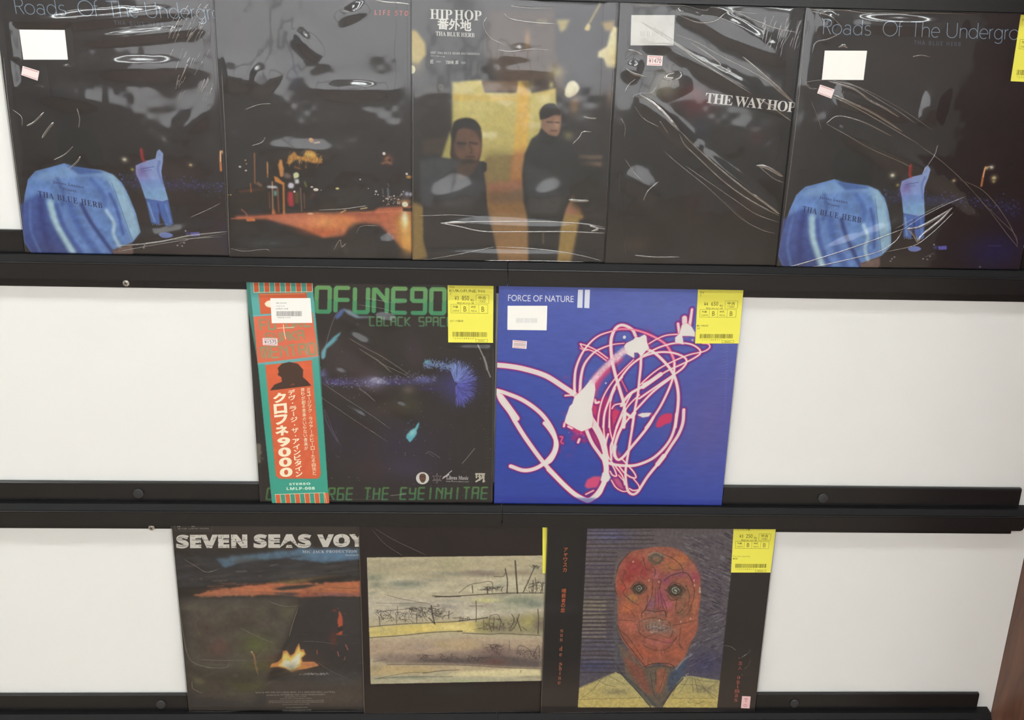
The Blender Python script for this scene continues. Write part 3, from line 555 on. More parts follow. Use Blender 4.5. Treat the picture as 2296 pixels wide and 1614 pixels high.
def art_space():
    a = Art('k', CK, (26, 25, 27)); rg = random.Random(11)
    a.soft((1050, 1150), 420, 300, (34, 30, 62), .9); a.soft((800, 650), 260, 260, (60, 46, 48), .7); a.soft((700, 550), 150, 130, (66, 58, 68), .6); a.soft((1170, 520), 70, 140, (58, 44, 66), .6); a.soft((1130, 880), 100, 90, (58, 56, 36), .8); a.soft((980, 900), 110, 60, (74, 62, 52), .6)
    a.soft((640, 1050), 70, 200, (38, 32, 60), .7); a.soft((900, 1300), 150, 70, (60, 38, 40), .5); a.soft((640, 560), 80, 180, (60, 50, 50), .5); a.soft((900, 1150), 60, 260, (52, 36, 36), .4); a.soft((1130, 1290), 160, 80, (50, 42, 84), .6)
    # blue band and puff of hair
    recrop(a, (720, 760, 5.38))
    a.soft((900, 520), 560, 50, (64, 58, 118), .8); a.soft((200, 520), 220, 46, (74, 66, 126), .8); a.soft((20, 420), 60, 60, (88, 90, 150), .8); a.soft((1240, 490), 120, 44, (88, 100, 176), .8); a.soft((620, 520), 150, 110, (128, 116, 140), .75); a.soft((1320, 600), 160, 30, (50, 36, 110), .7); a.soft((1050, 610), 80, 60, (110, 100, 88), .7)
    a.soft((1640, 540), 240, 230, (46, 46, 112), .95); a.soft((1660, 600), 190, 180, (54, 56, 128), .5)
    for _ in range(900):
        th = rg.uniform(-1.9, 1.5); r0 = rg.uniform(20, 190); r1 = r0 + rg.uniform(50, 100); cx, cy = 1620, 540
        x0, y0 = cx + r0 * math.cos(th) * 1.0, cy + r0 * math.sin(th) * 1.1; x1, y1 = cx + r1 * math.cos(th + rg.uniform(-.12, .12)), cy + r1 * math.sin(th) * 1.1
        up = max(0, -math.sin(th)); c = np.array([66, 70, 150]) * (1 - up) + np.array([104, 122, 186]) * up; c = c * rg.uniform(.75, 1.7)
        a.line([(x0, y0), (x1, y1)], rg.uniform(4, 12), c, rg.uniform(.5, .95), .5, False, w2=1)
    for _ in range(260):
        x = rg.uniform(1240, 1600); y = 300 + (x - 1240) * .12 + rg.gauss(0, 22); a.line([(x, y), (x + rg.uniform(-26, 26), y + rg.uniform(-36, 20))], rg.uniform(4, 11), rg.choice([(110, 146, 184), (98, 118, 190), (128, 156, 212)]), .8, .7, False)
    for _ in range(420):
        x = rg.uniform(0, 1400); y = 500 + 30 * math.sin(x / 260) - (90 if x < 60 else 0) + rg.gauss(0, 28); a.line([(x, y), (x + rg.uniform(-22, 22), y + rg.uniform(-24, 18))], rg.uniform(3, 9), rg.choice([(122, 120, 190), (156, 160, 220), (94, 86, 156), (166, 160, 196)]), rg.uniform(.35, .8), .6, False)
    a.poly([(1232, 285), (1260, 262), (1300, 250), (1320, 280), (1260, 300)], (110, 182, 196), .9, 3)
    a.poly([(1192, 975), (1170, 1015), (1130, 1070), (1110, 1090), (1075, 1105), (1065, 1130), (1032, 1150), (1030, 1190), (1048, 1210), (1070, 1250), (1110, 1200), (1150, 1150), (1165, 1090), (1180, 1050)], (92, 190, 206), 1, 2, rough=3); a.soft((1100, 1130), 30, 50, (170, 226, 220), .8, .6)
    a.poly([(210, -10), (150, 0), (60, 70), (10, 140), (0, 230), (30, 240), (60, 120), (130, 70)], (108, 186, 200), .9, 4)
    for _ in range(170): a.blob((rg.uniform(0, 2050), rg.uniform(60, 2000)), rg.uniform(3, 9), rg.uniform(3, 8), (200, 198, 205), rg.uniform(.2, .75))
    a.line([(40, 850), (60, 980), (130, 1120), (200, 1240)], 9, (110, 106, 160), .8, 2)
    recrop(a, CK)
    a.line([(690, 250), (650, 290), (610, 400), (575, 540)], 5, (140, 140, 150), .7, 1); a.poly([(690, 245), (720, 240), (690, 290), (655, 315), (650, 290)], (84, 120, 200), .9, 4); a.poly([(700, 240), (750, 250), (810, 290), (885, 290), (880, 300), (790, 305), (730, 275)], (140, 168, 190), .9, 4)
    a.poly([(690, 390), (640, 425), (600, 470), (560, 530), (565, 575), (585, 560), (590, 500), (640, 455), (680, 415)], (104, 186, 204), .95, 3)
    # segment lettering
    G = ((128, 188, 106), (56, 166, 112))
    segtext(a, 'OFUNE900', (510, 92), (1516, 106), (506, 268), 30, G, .24); segtext(a, '[BLACK SPACE', (870, 292), (1428, 296), (870, 355), 11, ((92, 150, 92), (70, 130, 92)), .26)
    segtext(a, 'D', (192, 1418), (278, 1418), (188, 1500), 15, ((90, 130, 62), (56, 110, 62)), .2, .1); segtext(a, 'RGE THE EYEINHITAE', (598, 1418), (1662, 1412), (596, 1502), 14, ((84, 140, 70), (50, 124, 84)), .3, .1)
    # scuffs along the worn edge
    a.line([(1590, 480), (1640, 590), (1652, 640), (1672, 690)], 9, (190, 184, 176), .8, 1); a.line([(1630, 560), (1650, 640)], 15, (170, 164, 156), .6, 2); a.line([(1487, 1258), (1520, 1220), (1568, 1160)], 5, (150, 146, 140), .8); a.line([(1245, 1195), (1275, 1182), (1340, 1222)], 5, (110, 106, 120), .7); a.line([(1262, 1190), (1300, 1215)], 4, (120, 116, 126), .6)
    for i in range(90):
        y = 500 + i * 11 + rg.uniform(-4, 4); a.line([(1640 + rg.uniform(-8, 4), y + 4), (1668, y - 2)], 2.2, (110, 110, 108), rg.uniform(.15, .5), 0, False)
    a.line([(1690, 500), (1688, 900), (1680, 1500)], 4, (130, 128, 122), .6, 1); a.line([(1410, 1522), (1440, 1528), (1480, 1524)], 7, (170, 166, 160), .8, 1); a.line([(1015, 1470), (1060, 1466), (1110, 1462)], 6, (180, 186, 170), .7, 1); a.line([(60, 100), (110, 700), (150, 1100), (165, 1500)], 5, (90, 88, 84), .4, 2)
    a.poly([(128, 1130), (160, 1130), (166, 1190), (150, 1210), (160, 1250), (140, 1260)], (150, 140, 124), .7, 3, rough=4)
    # --- paper band (also carried by the obi strip)
    TE, RD, CRM = (62, 148, 134), (208, 88, 56), (238, 222, 190)
    a.poly([(40, 40), (88, 66), (500, 72), (546, 540), (610, 1536), (236, 1540), (140, 600)], TE, 1, .7)
    a.grad([(88, 66), (500, 72), (546, 540), (610, 1536), (236, 1540), (140, 600)], (92, 160, 160), (52, 142, 120), (300, 80), (300, 900), .8, 1)
    for i in range(11):
        x = 112 + i * 34.8; a.poly([(x, 68), (x + 34.8, 68), (x + 38, 128), (x + 4, 132)], RD if i % 2 == 0 else (72, 150, 140), 1, .5); a.line([(x, 66), (x + 4, 132)], 3, (240, 226, 160), 1, 0, False)
    a.line([(116, 133), (502, 127)], 3, (240, 226, 180), 1, 0, False); a.line([(500, 70), (502, 127)], 3, (240, 226, 160), 1, 0, False)
    a.poly([(146, 140), (462, 134), (478, 262), (160, 275)], RD, 1, .6); a.poly([(186, 205), (215, 186), (300, 180), (300, 235), (225, 232), (196, 222)], CRM, 1, .7, True)
    a.line([(154, 148), (452, 140)], 5, (232, 150, 96), .8, 1)
    a.poly([(112, 292), (500, 262), (540, 553), (140, 600)], (212, 96, 70), 1, .6); a.soft((480, 500), 60, 60, (222, 120, 90), .6); a.line([(112, 288), (300, 275)], 7, (110, 160, 180), .9, 1); a.line([(140, 604), (545, 556)], 9, (110, 160, 176), .8, 2)
    OL = ((134, 130, 96), (124, 140, 104))
    segtext(a, 'FU URE', (142, 312), (490, 285), (150, 385), 12, OL, .25); segtext(a, 'FUNKA', (185, 402), (445, 380), (195, 465), 11, OL, .22); segtext(a, 'MENTAO', (150, 492), (520, 462), (166, 572), 12, OL, .22)
    a.line([(270, 368), (380, 362)], 3, CRM, 1, 0); a.line([(310, 345), (316, 400), (325, 440)], 4, CRM, 1, 0)
    a.poly([(190, 610), (496, 578), (556, 1330), (540, 1358), (282, 1358), (260, 1338)], RD, 1, .6, tex=.05); a.line([(190, 606), (498, 574)], 5, (120, 160, 176), .8, 1)
    a.poly([(222, 778), (250, 740), (300, 720), (296, 690), (272, 676), (280, 654), (272, 630), (300, 602), (350, 590), (405, 602), (440, 640), (438, 690), (470, 718), (494, 746)], (62, 50, 44), .95, 1.2); a.poly([(350, 742), (378, 730), (382, 742)], (150, 76, 60), .7, 1)
    for i in range(11):
        x = 256 + i * 32; a.poly([(x, 1462 - i), (x + 30, 1461 - i), (x + 37, 1525), (x + 8, 1526)], RD if i % 2 == 0 else (60, 140, 116), 1, .5); a.line([(x, 1462 - i), (x + 8, 1528)], 2.5, (240, 226, 160), 1, 0, False)
    a.line([(254, 1462), (582, 1450)], 3, (240, 226, 180), 1, 0, False); a.line([(582, 1450), (596, 1524)], 2.5, (240, 226, 160), 1, 0, False)
    return a.image('print_space')

def art_trails():
    a = Art('f', CF, (44, 62, 150)); rg = random.Random(4)
    a.grad([(-80, -80), (1900, -80), (1900, 1700), (-80, 1700)], (88, 102, 178), (50, 72, 164), (1000, 150), (500, 1300), 1, 1)
    a.soft((1500, 950), 300, 460, (94, 90, 158), .85); a.soft((1250, 200), 400, 150, (98, 112, 182), .7); a.noise(.05, 30, 4, 3)  # purple-grey at right paints the film's haze into the print
    W, P, H = (238, 232, 226), (222, 62, 112), (96, 34, 120)
    jobs = []
    def T(pts, w, crop, w2=None, pink=.5):
        jobs.append((pts, w, crop, w2, pink))
    F2, F3 = (1240, 700, 6.208), (1230, 930, 6.958)
    # crimson masses
    recrop(a, F2)
    a.poly([(540, 1300), (700, 1180), (830, 1220), (870, 1340), (960, 1400), (950, 1600), (820, 1720), (600, 1660)], (214, 56, 104), 1, 4, True, rough=3); a.poly([(1430, 1560), (1480, 1460), (1560, 1410), (1660, 1420), (1640, 1530), (1560, 1560), (1500, 1600), (1440, 1600)], (214, 58, 104), 1, 3, True)
    a.poly([(1770, 110), (1790, 200), (1740, 250), (1720, 120)], (200, 60, 130), .8, 5); a.soft((1320, 340), 50, 90, (190, 40, 100), .8)
    a.poly([(560, 880), (880, 600), (1000, 640), (860, 770), (700, 930), (620, 1080), (600, 1180), (540, 1200)], (212, 70, 120), .95, 8)
    recrop(a, F3)
    a.poly([(240, 120), (330, 240), (420, 300), (560, 330), (700, 460), (840, 650), (820, 480), (760, 200), (600, 60), (300, 90)], (206, 50, 110), .9, 6, rough=5, seed=4); a.poly([(560, 1110), (600, 1010), (700, 960), (840, 960), (800, 1130), (600, 1150)], (216, 80, 124), 1, 4); a.poly([(560, 1210), (720, 1150), (730, 1190), (600, 1260)], (214, 70, 120), .9, 4)
    a.poly([(170, 330), (230, 320), (240, 430), (190, 480), (165, 440)], (206, 50, 110), .9, 4, rough=4); a.soft((165, 570), 24, 24, (170, 40, 110), .8); a.poly([(980, 980), (1060, 930), (1180, 1080), (1230, 1190), (1100, 1180), (1010, 1110)], (216, 90, 130), .9, 6); a.poly([(1060, 540), (1160, 660), (1200, 800), (1100, 800), (980, 700)], (220, 100, 140), .8, 6); a.poly([(340, 390), (400, 300), (480, 330), (620, 400), (560, 450), (480, 400)], (180, 40, 110), .8, 5, rough=6)
    a.soft((1680, 700), 40, 40, (206, 70, 120), .8); a.poly([(780, 200), (1040, 200), (980, 300), (920, 360), (860, 330)], (206, 52, 104), .9, 8); a.speck((300, 150, 1000, 420), 70, [(236, 120, 150), (150, 30, 110), (240, 200, 214), (110, 40, 130)], (6, 20), 5, (.3, .8)); a.speck((700, 0, 1060, 250), 60, [(236, 110, 140), (180, 36, 96)], (5, 16), 9, (.3, .7))
    # trails
    T([(-60, 130), (0, 200), (80, 320), (125, 440), (110, 560), (40, 700), (-40, 760)], 62, F3)
    T([(60, 592), (150, 600), (260, 620), (400, 665), (520, 740), (610, 800)], 34, CF); T([(60, 760), (130, 780), (250, 830), (360, 910), (430, 1000), (465, 1090), (455, 1170), (400, 1240), (330, 1285), (250, 1298), (165, 1270)], 27, CF)
    T([(75, 765), (100, 830), (160, 910), (200, 980), (270, 1090), (380, 1240), (480, 1350), (560, 1430), (640, 1485), (700, 1492), (760, 1450), (790, 1370)], 28, CF); T([(100, 800), (150, 870), (205, 950)], 30, CF, 40)
    T([(300, 1120), (300, 960), (320, 780), (400, 580), (520, 420), (650, 320), (830, 260)], 38, F2, 16); T([(375, 1110), (390, 900), (440, 720), (560, 570), (680, 500), (830, 450), (990, 430)], 40, F2, 10)
    T([(1150, 330), (1100, 240), (980, 180), (890, 205), (830, 300), (805, 430), (820, 650), (870, 880), (930, 1080), (980, 1250), (1000, 1420), (985, 1600)], 38, F2, 46)
    T([(830, 265), (930, 235), (1100, 240), (1260, 280), (1420, 350), (1560, 440), (1640, 560), (1690, 700), (1680, 860)], 16, F2, 34, 1)
    T([(380, 440), (480, 470), (620, 540), (760, 640)], 16, F2); T([(380, 440), (420, 500), (560, 545), (740, 670)], 14, F2); T([(380, 500), (440, 530), (500, 520)], 10, F2)
    T([(1330, 440), (1450, 370), (1580, 320), (1750, 305)], 16, F2); T([(1230, 620), (1330, 560), (1500, 480), (1700, 430), (1900, 440), (2020, 500), (2050, 570), (1960, 640), (1800, 720), (1600, 810), (1450, 900), (1250, 1000)], 22, F2); T([(2080, 430), (2160, 440), (2180, 490), (2100, 545), (1900, 590), (1700, 670), (1500, 770), (1350, 880), (1200, 1020)], 18, F2)
    T([(800, 1230), (850, 1060), (950, 900), (1080, 740), (1250, 620), (1450, 560), (1640, 560), (1800, 610), (1860, 680), (1800, 780), (1650, 890), (1400, 1060), (1200, 1200)], 26, F2)
    T([(1300, 510), (1420, 570), (1540, 680), (1640, 800), (1700, 920), (1740, 1100), (1740, 1300), (1700, 1600)], 36, F2, 44); T([(1690, 700), (1680, 860), (1620, 1050), (1500, 1300), (1370, 1500), (1290, 1610)], 28, F2, 34)
    T([(1225, 600), (1220, 760), (1200, 950), (1180, 1150), (1140, 1350), (1100, 1600)], 34, F2, 30); T([(620, 1600), (640, 1400), (700, 1180), (820, 980), (960, 820), (1120, 660)], 24, F2, 12); T([(700, 1600), (720, 1400), (790, 1200), (860, 1030), (960, 900)], 28, F2); T([(780, 1600), (790, 1350), (810, 1200), (870, 1060)], 20, F2, 12)
    T([(1500, 870), (1400, 940), (1200, 1060), (1080, 1130), (990, 1230), (950, 1300)], 38, F2); T([(1500, 860), (1250, 1040)], 58, F2); T([(1660, 900), (1400, 1100), (1180, 1330), (1060, 1470), (960, 1600)], 30, F2, 26); T([(1100, 1120), (1040, 1230), (960, 1400), (880, 1600)], 22, F2); T([(1200, 1150), (1050, 1300), (930, 1500), (890, 1610)], 18, F2)
    T([(820, 1340), (860, 1290), (950, 1270)], 18, F2); T([(1020, 1410), (1100, 1460), (1140, 1400)], 40, F2); T([(945, 930), (1030, 1100)], 10, F2, 4, 1); T([(580, 1220), (600, 1260), (640, 1250)], 34, F2); T([(170, 1160), (300, 1150)], 24, F2); T([(1900, 180), (1915, 100), (1935, -40)], 44, F2, 34); T([(1740, 160), (1760, 300)], 34, F2, 40); T([(1830, 80), (1835, 200)], 60, F2, 80)
    # lower half
    T([(550, 120), (600, 260), (680, 440), (790, 600), (880, 720), (1000, 770), (1150, 790), (1330, 790), (1500, 740), (1650, 660), (1800, 520), (1910, 360), (1970, 180), (1995, -20)], 52, F3, 40); T([(640, 50), (740, 200), (830, 380), (880, 560), (900, 700), (895, 860), (880, 960)], 110, F3, 64); T([(2110, -80), (2095, 120), (2030, 300), (1920, 470), (1780, 680), (1660, 820), (1540, 970), (1450, 1110), (1390, 1200), (1320, 1240), (1250, 1200), (1215, 1100), (1200, 900), (1225, 700), (1250, 560), (1270, 420), (1310, 180), (1330, 40)], 46, F3, 34)
    T([(1640, 30), (1560, 170), (1420, 350), (1260, 540), (1170, 650), (1090, 700), (1040, 640), (1030, 500), (1080, 320), (1150, 160), (1180, 0)], 40, F3, 44); T([(1800, 640), (1700, 770)], 84, F3, 60)
    T([(860, 640), (900, 820), (890, 960), (850, 1090), (760, 1230), (640, 1330), (560, 1320), (400, 1230), (240, 1090), (100, 950), (0, 850)], 80, F3, 74); T([(980, 700), (970, 500), (1010, 380), (1060, 200), (1130, 40)], 30, F3); T([(950, 60), (960, 250), (1000, 420), (990, 600)], 18, F3); T([(860, 40), (860, 220), (880, 400)], 22, F3)
    T([(930, 300), (900, 400), (880, 520)], 30, F3); T([(920, 620), (960, 700), (1040, 800), (1150, 950), (1190, 1090)], 22, F3); T([(960, 880), (1000, 940), (1060, 950), (1020, 830), (960, 740)], 20, F3); T([(1100, 800), (1180, 900), (1280, 970), (1360, 980), (1340, 910), (1250, 800), (1140, 680)], 22, F3); T([(980, 1020), (1050, 1130), (1150, 1190), (1240, 1190)], 16, F3); T([(1320, 990), (1400, 1090), (1420, 1150)], 16, F3); T([(1260, 1150), (1320, 1180), (1410, 1170)], 22, F3)
    T([(1090, 940), (1200, 1060)], 14, F3); T([(580, 1240), (700, 1180)], 26, F3, 12); T([(620, 220), (680, 190), (740, 240)], 14, F3); T([(460, 430), (480, 380)], 34, F3); T([(310, 180), (370, 210)], 34, F3); T([(240, 180), (250, 130)], 30, F3); T([(180, 340), (220, 350), (190, 420), (230, 450)], 10, F3, 6, 1)
    for pts, w, cr, w2, pk in jobs:
        recrop(a, cr); a.line(pts, w + 22 * a.k ** -1 * .9, H, .55, 2.2, w2=None if w2 is None else w2 + 20 / a.k)
    for pts, w, cr, w2, pk in jobs:
        recrop(a, cr); a.line(pts, w + 6.5 / a.k, P, .95, .7, w2=None if w2 is None else w2 + 6 / a.k)
    for pts, w, cr, w2, pk in jobs:
        recrop(a, cr); a.line(pts, max(w * 1.0, 2.4 / a.k), (238, 150, 176) if pk >= 1 else W, .95, .5, w2=None if w2 is None else max(w2 * .92, 1.4 / a.k))
    # white bursts
    recrop(a, F2)
    a.desat = 0.0
    for pts in ([(350, 1130), (300, 1170), (270, 1270), (230, 1310), (200, 1400), (160, 1530), (200, 1560), (280, 1600), (330, 1630), (400, 1660), (540, 1600), (560, 1480), (540, 1350), (570, 1200), (590, 1080), (580, 960), (520, 940), (440, 1040)], [(990, 470), (1020, 430), (1120, 380), (1150, 340), (1200, 350), (1270, 310), (1300, 330), (1310, 420), (1340, 500), (1290, 540), (1230, 620), (1180, 560), (1130, 560), (1130, 640), (1040, 590), (1000, 560)],
                [(1790, 180), (1860, 150), (1930, 200), (1975, 280), (1975, 340), (1900, 330), (1800, 330), (1820, 450), (1700, 420), (1700, 350), (1760, 300)], [(1175, 1430), (1240, 1400), (1370, 1400), (1330, 1450), (1250, 1465)]):
        a.poly(pts, P, .95, 4, rough=3); a.poly(pts, W, 1, 1.0)
    a.poly([(500, 960), (640, 800), (850, 590), (990, 480), (1030, 560), (900, 680), (740, 800), (620, 940), (580, 1000)], (236, 196, 208), .95, 5, tex=.22, texc=6); a.blob((992, 345), 26, 30, W, 1, 0, 1); a.blob((733, 985), 18, 18, (250, 220, 230), 1); a.blob((1940, 385), 20, 22, (240, 160, 180), 1)
    recrop(a, F3); a.poly([(840, 900), (930, 880), (970, 980), (930, 1040), (860, 1060), (810, 1020)], W, 1, 2); a.poly([(1000, 480), (1070, 480), (1040, 600), (1060, 700), (1000, 640)], W, .9, 3); a.poly([(280, 0), (600, 0), (600, 60), (520, 150), (480, 205), (330, 150), (255, 110)], W, 1, 2)
    recrop(a, CF)
    for i in range(26): y = 470 + i * 18; a.line([(1608 - i * .6, y), (1622 - i * .6, y - 5)], 2.5, (150, 160, 205), .4, 0, False)
    a.poly([(40, 1470), (1600, 1500), (1590, 1560), (40, 1560)], (36, 52, 150), .5, 4)
    return a.image('print_trails')

def art_fire():
    a = Art('s', CS, (30, 28, 28)); rg = random.Random(9)
    B = (48, 40, 38)
    a.poly([(0, 0), (1900, 0), (1900, 260), (0, 260)], (42, 35, 33), 1, 4)
    a.poly([(400, 330), (700, 290), (1090, 250), (1560, 240), (1900, 240), (1900, 330), (1500, 340), (1280, 362), (1120, 350), (900, 330), (640, 350), (460, 410)], (82, 118, 146), 1, 8, rough=8, tex=.18); a.soft((1340, 300), 200, 36, (92, 138, 182), .7); a.soft((640, 340), 160, 40, (84, 96, 104), .6)
    a.poly([(60, 290), (400, 330), (470, 410), (640, 366), (900, 335), (1130, 345), (1260, 372), (1450, 350), (1900, 330), (1900, 480), (1500, 450), (1200, 480), (980, 500), (820, 520), (560, 540), (60, 560)], (46, 48, 54), 1, 5, rough=7, tex=.25, texc=40, texax=3)
    a.line([(840, 384), (900, 374)], 10, (110, 118, 124), .6, 2); a.line([(570, 432), (650, 428)], 12, (120, 118, 110), .7, 3); a.line([(380, 505), (490, 500)], 12, (110, 106, 100), .6, 3)
    a.poly([(840, 520), (1050, 492), (1300, 466), (1460, 456), (1200, 490), (1120, 520), (900, 560)], (150, 118, 66), .8, 7, tex=.2)
    a.poly([(220, 620), (340, 590), (600, 550), (840, 520), (1000, 525), (1230, 520), (1500, 508), (1900, 500), (1900, 640), (1300, 625), (1100, 640), (900, 612), (700, 620), (300, 640)], (208, 112, 72), 1, 4, rough=6, tex=.16, texc=30, texax=3); a.soft((560, 585), 240, 22, (196, 112, 80), .6); a.soft((760, 575), 200, 24, (232, 128, 78), .7); a.soft((1380, 560), 180, 30, (214, 124, 66), .7); a.soft((1130, 615), 90, 22, (216, 96, 52), .7); a.soft((1350, 615), 220, 18, (130, 84, 96), .8)
    a.poly([(850, 572), (950, 548), (1130, 534), (1240, 532), (1100, 566), (940, 580)], (44, 44, 46), .95, 4); a.poly([(860, 598), (1000, 598), (1080, 604), (1010, 626), (900, 618)], (58, 50, 60), .8, 4); a.line([(1380, 560), (1450, 566), (1540, 562)], 6, (120, 84, 60), .8, 2)
    a.poly([(60, 640), (300, 640), (900, 640), (1900, 640), (1900, 1800), (60, 1800)], (50, 48, 50), 1, 8)
    a.poly([(160, 650), (800, 640), (1080, 650), (1060, 740), (1020, 840), (960, 1000), (900, 1130), (840, 1280), (700, 1480), (200, 1400), (170, 900)], (92, 84, 72), .85, 26, tex=.16, texc=60)  # brown patches from here on paint in what the film reflects
    a.soft((980, 740), 80, 70, (112, 108, 84), .8); a.soft((860, 760), 40, 60, (64, 60, 60), .7); a.soft((350, 830), 120, 60, (108, 98, 82), .6); a.soft((300, 900), 70, 90, (84, 64, 62), .7); a.soft((430, 1030), 100, 80, (104, 66, 58), .8, -.5); a.soft((720, 1010), 130, 90, (100, 108, 54), .9); a.soft((760, 1180), 160, 60, (92, 92, 48), .8); a.soft((640, 1330), 180, 70, (92, 88, 44), .8)
    a.soft((330, 1300), 200, 100, (70, 64, 50), .8); a.poly([(180, 1200), (500, 1200), (780, 1240), (700, 1330), (300, 1300)], (60, 54, 44), .6, 14); a.poly([(220, 1270), (300, 1290), (320, 1330), (240, 1310)], (126, 116, 60), .6, 6)
    a.poly([(1110, 640), (1500, 660), (1600, 900), (1580, 1180), (1200, 1120), (1000, 1000), (1050, 800)], (48, 46, 50), .95, 12); a.poly([(1080, 900), (1550, 920), (1560, 960), (1070, 950)], (44, 38, 46), .7, 8); a.poly([(820, 1240), (960, 1200), (1560, 1220), (1600, 1380), (820, 1380)], (58, 58, 58), .8, 12, tex=.2, texc=20)
    a.line([(1080, 660), (1050, 780), (1000, 940), (930, 1080), (860, 1240)], 26, (36, 34, 34), .8, 6)
    a.poly([(200, 1510), (1600, 1510), (1600, 1650), (200, 1650)], (30, 28, 28), .95, 3); a.poly([(820, 1300), (1600, 1300), (1600, 1505), (800, 1505)], (84, 70, 60), .7, 14)  # brown lower band: floor reflection painted into the print
    for i in range(40):
        x, y = rg.uniform(300, 1550), rg.uniform(525, 625); a.line([(x, y), (x + rg.uniform(60, 200), y - rg.uniform(0, 14))], rg.uniform(4, 10), rg.choice([(232, 138, 88), (150, 84, 66), (208, 130, 76), (190, 96, 60)]), rg.uniform(.2, .5), 2)
    a.soft((1300, 1430), 320, 70, (96, 82, 72), .6); a.soft((1350, 1300), 240, 60, (74, 72, 72), .7); a.soft((1400, 900), 180, 160, (56, 54, 58), .5)
    # figure in firelight
    a.poly([(1385, 740), (1405, 770), (1416, 830), (1412, 870), (1385, 880), (1376, 840), (1380, 790)], (216, 84, 50), 1, 2, True, rough=2); a.poly([(1355, 935), (1385, 915), (1415, 900), (1410, 938)], (206, 76, 48), 1, 2); a.soft((1340, 970), 26, 70, (104, 44, 38), .9); a.soft((1350, 740), 14, 12, (150, 60, 44), .8); a.poly([(1375, 880), (1415, 860), (1418, 900), (1385, 905)], (34, 28, 32), .9, 2)
    for p, w in (([(1440, 1015), (1458, 1055)], 10), ([(1210, 1058), (1214, 1088)], 8), ([(1376, 1070), (1384, 1104)], 9), ([(1436, 1110), (1428, 1136)], 6)): a.line(p, w, (196, 90, 76), .9, 1)
    for c in ((1060, 930), (1100, 930), (1420, 936), (1150, 985), (1490, 1000), (1540, 1160), (1380, 655), (1400, 665)): a.line([c, (c[0] + 30, c[1] + rg.uniform(-4, 4))], 3, (130, 126, 130), .5, 1)
    # campfire
    a.soft((1010, 1160), 190, 90, (120, 62, 34), .6)
    a.poly([(835, 1195), (850, 1165), (900, 1150), (930, 1120), (940, 1065), (970, 1060), (1000, 1100), (1030, 1080), (1045, 1040), (1068, 1000), (1080, 1050), (1105, 1050), (1122, 1090), (1090, 1120), (1095, 1150), (1190, 1150), (1225, 1180), (1130, 1205), (1060, 1215), (1010, 1232), (960, 1205), (900, 1190)], (238, 150, 74), 1, 2)
    a.poly([(900, 1180), (930, 1150), (945, 1090), (970, 1080), (1000, 1120), (1035, 1090), (1066, 1030), (1080, 1070), (1108, 1070), (1105, 1095), (1080, 1120), (1085, 1180), (1040, 1205), (1005, 1222), (960, 1195)], (255, 226, 110), 1, 2); a.poly([(930, 1180), (955, 1130), (1000, 1150), (1045, 1100), (1080, 1080), (1070, 1160), (1040, 1200), (1000, 1212)], (255, 250, 220), 1, 3); a.soft((1150, 1170), 60, 16, (214, 120, 90), .8)
    a.line([(690, 1070), (712, 1110), (722, 1180), (740, 1215)], 14, (214, 140, 76), .9, 2, w2=6); a.line([(722, 1200), (742, 1250)], 5, (200, 160, 110), .7, 1); a.blob((690, 1070), 7, 7, (240, 230, 210), .9); a.line([(705, 1160), (735, 1150)], 5, (220, 150, 90), .7, 1)
    a.poly([(840, 1230), (900, 1205), (1000, 1235), (940, 1260), (860, 1300), (820, 1300)], (40, 32, 32), .9, 6)
    for _ in range(60): x = rg.uniform(1070, 1290); a.line([(x, 1248 + rg.uniform(-12, 10)), (x + rg.uniform(6, 26), 1248 + rg.uniform(-8, 8))], 4, (176, 166, 166), rg.uniform(.3, .8), 1)
    for _ in range(26): x = rg.uniform(1060, 1440); a.line([(x, rg.uniform(1210, 1290)), (x + rg.uniform(6, 26), rg.uniform(1210, 1290))], 2, (130, 124, 124), rg.uniform(.15, .4), 1)
    # corner emblem box
    a.poly([(72, 40), (380, 40), (378, 110), (78, 108)], (70, 66, 62), 1, .6); a.poly([(80, 40), (373, 40), (372, 104), (84, 102)], (34, 30, 29), 1, .6)
    for i in range(60):
        x, y = rg.uniform(150, 1060), rg.uniform(650, 1450); a.soft((x, y), rg.uniform(20, 90), rg.uniform(12, 40), rg.choice([(110, 98, 84), (58, 52, 48), (96, 92, 62), (84, 70, 68), (120, 110, 92)]), rg.uniform(.15, .45), rg.uniform(-.9, .3))  # more of the painted-in film reflections, as cloudy patches
    for i in range(26):
        x, y = rg.uniform(80, 1500), rg.uniform(300, 500); a.soft((x, y), rg.uniform(40, 140), rg.uniform(6, 18), rg.choice([(70, 74, 82), (36, 36, 40), (92, 84, 78)]), .45, -.12)
    for p in ([(110, 700), (150, 940), (200, 1120), (330, 1190), (500, 1195), (540, 1150)], [(300, 1130), (460, 1136), (860, 1140)], [(600, 880), (720, 940), (880, 1010)], [(280, 940), (240, 860), (270, 800)]): a.line(p, 5, (140, 132, 120), .35, 1.5)  # pale lines: highlights of the film's creases painted into the print
    lum = a.im.mean(2, keepdims=True); a.im = a.im * .93 + lum * .07
    a.noise(.09, 70, 6); return a.image('print_fire')

def scribble(a, cx, cy, rx, ry, n, w, col, al, seed, turns=3):
    rg = random.Random(seed)
    for _ in range(n):
        pts = []; ph = rg.uniform(0, 6.28)
        for i in range(int(8 * turns)):
            t = ph + i * .8; pts.append((cx + rx * math.cos(t) * rg.uniform(.4, 1.1), cy + ry * math.sin(t) * rg.uniform(.4, 1.1)))
        a.line(pts, w, col, al, .4)

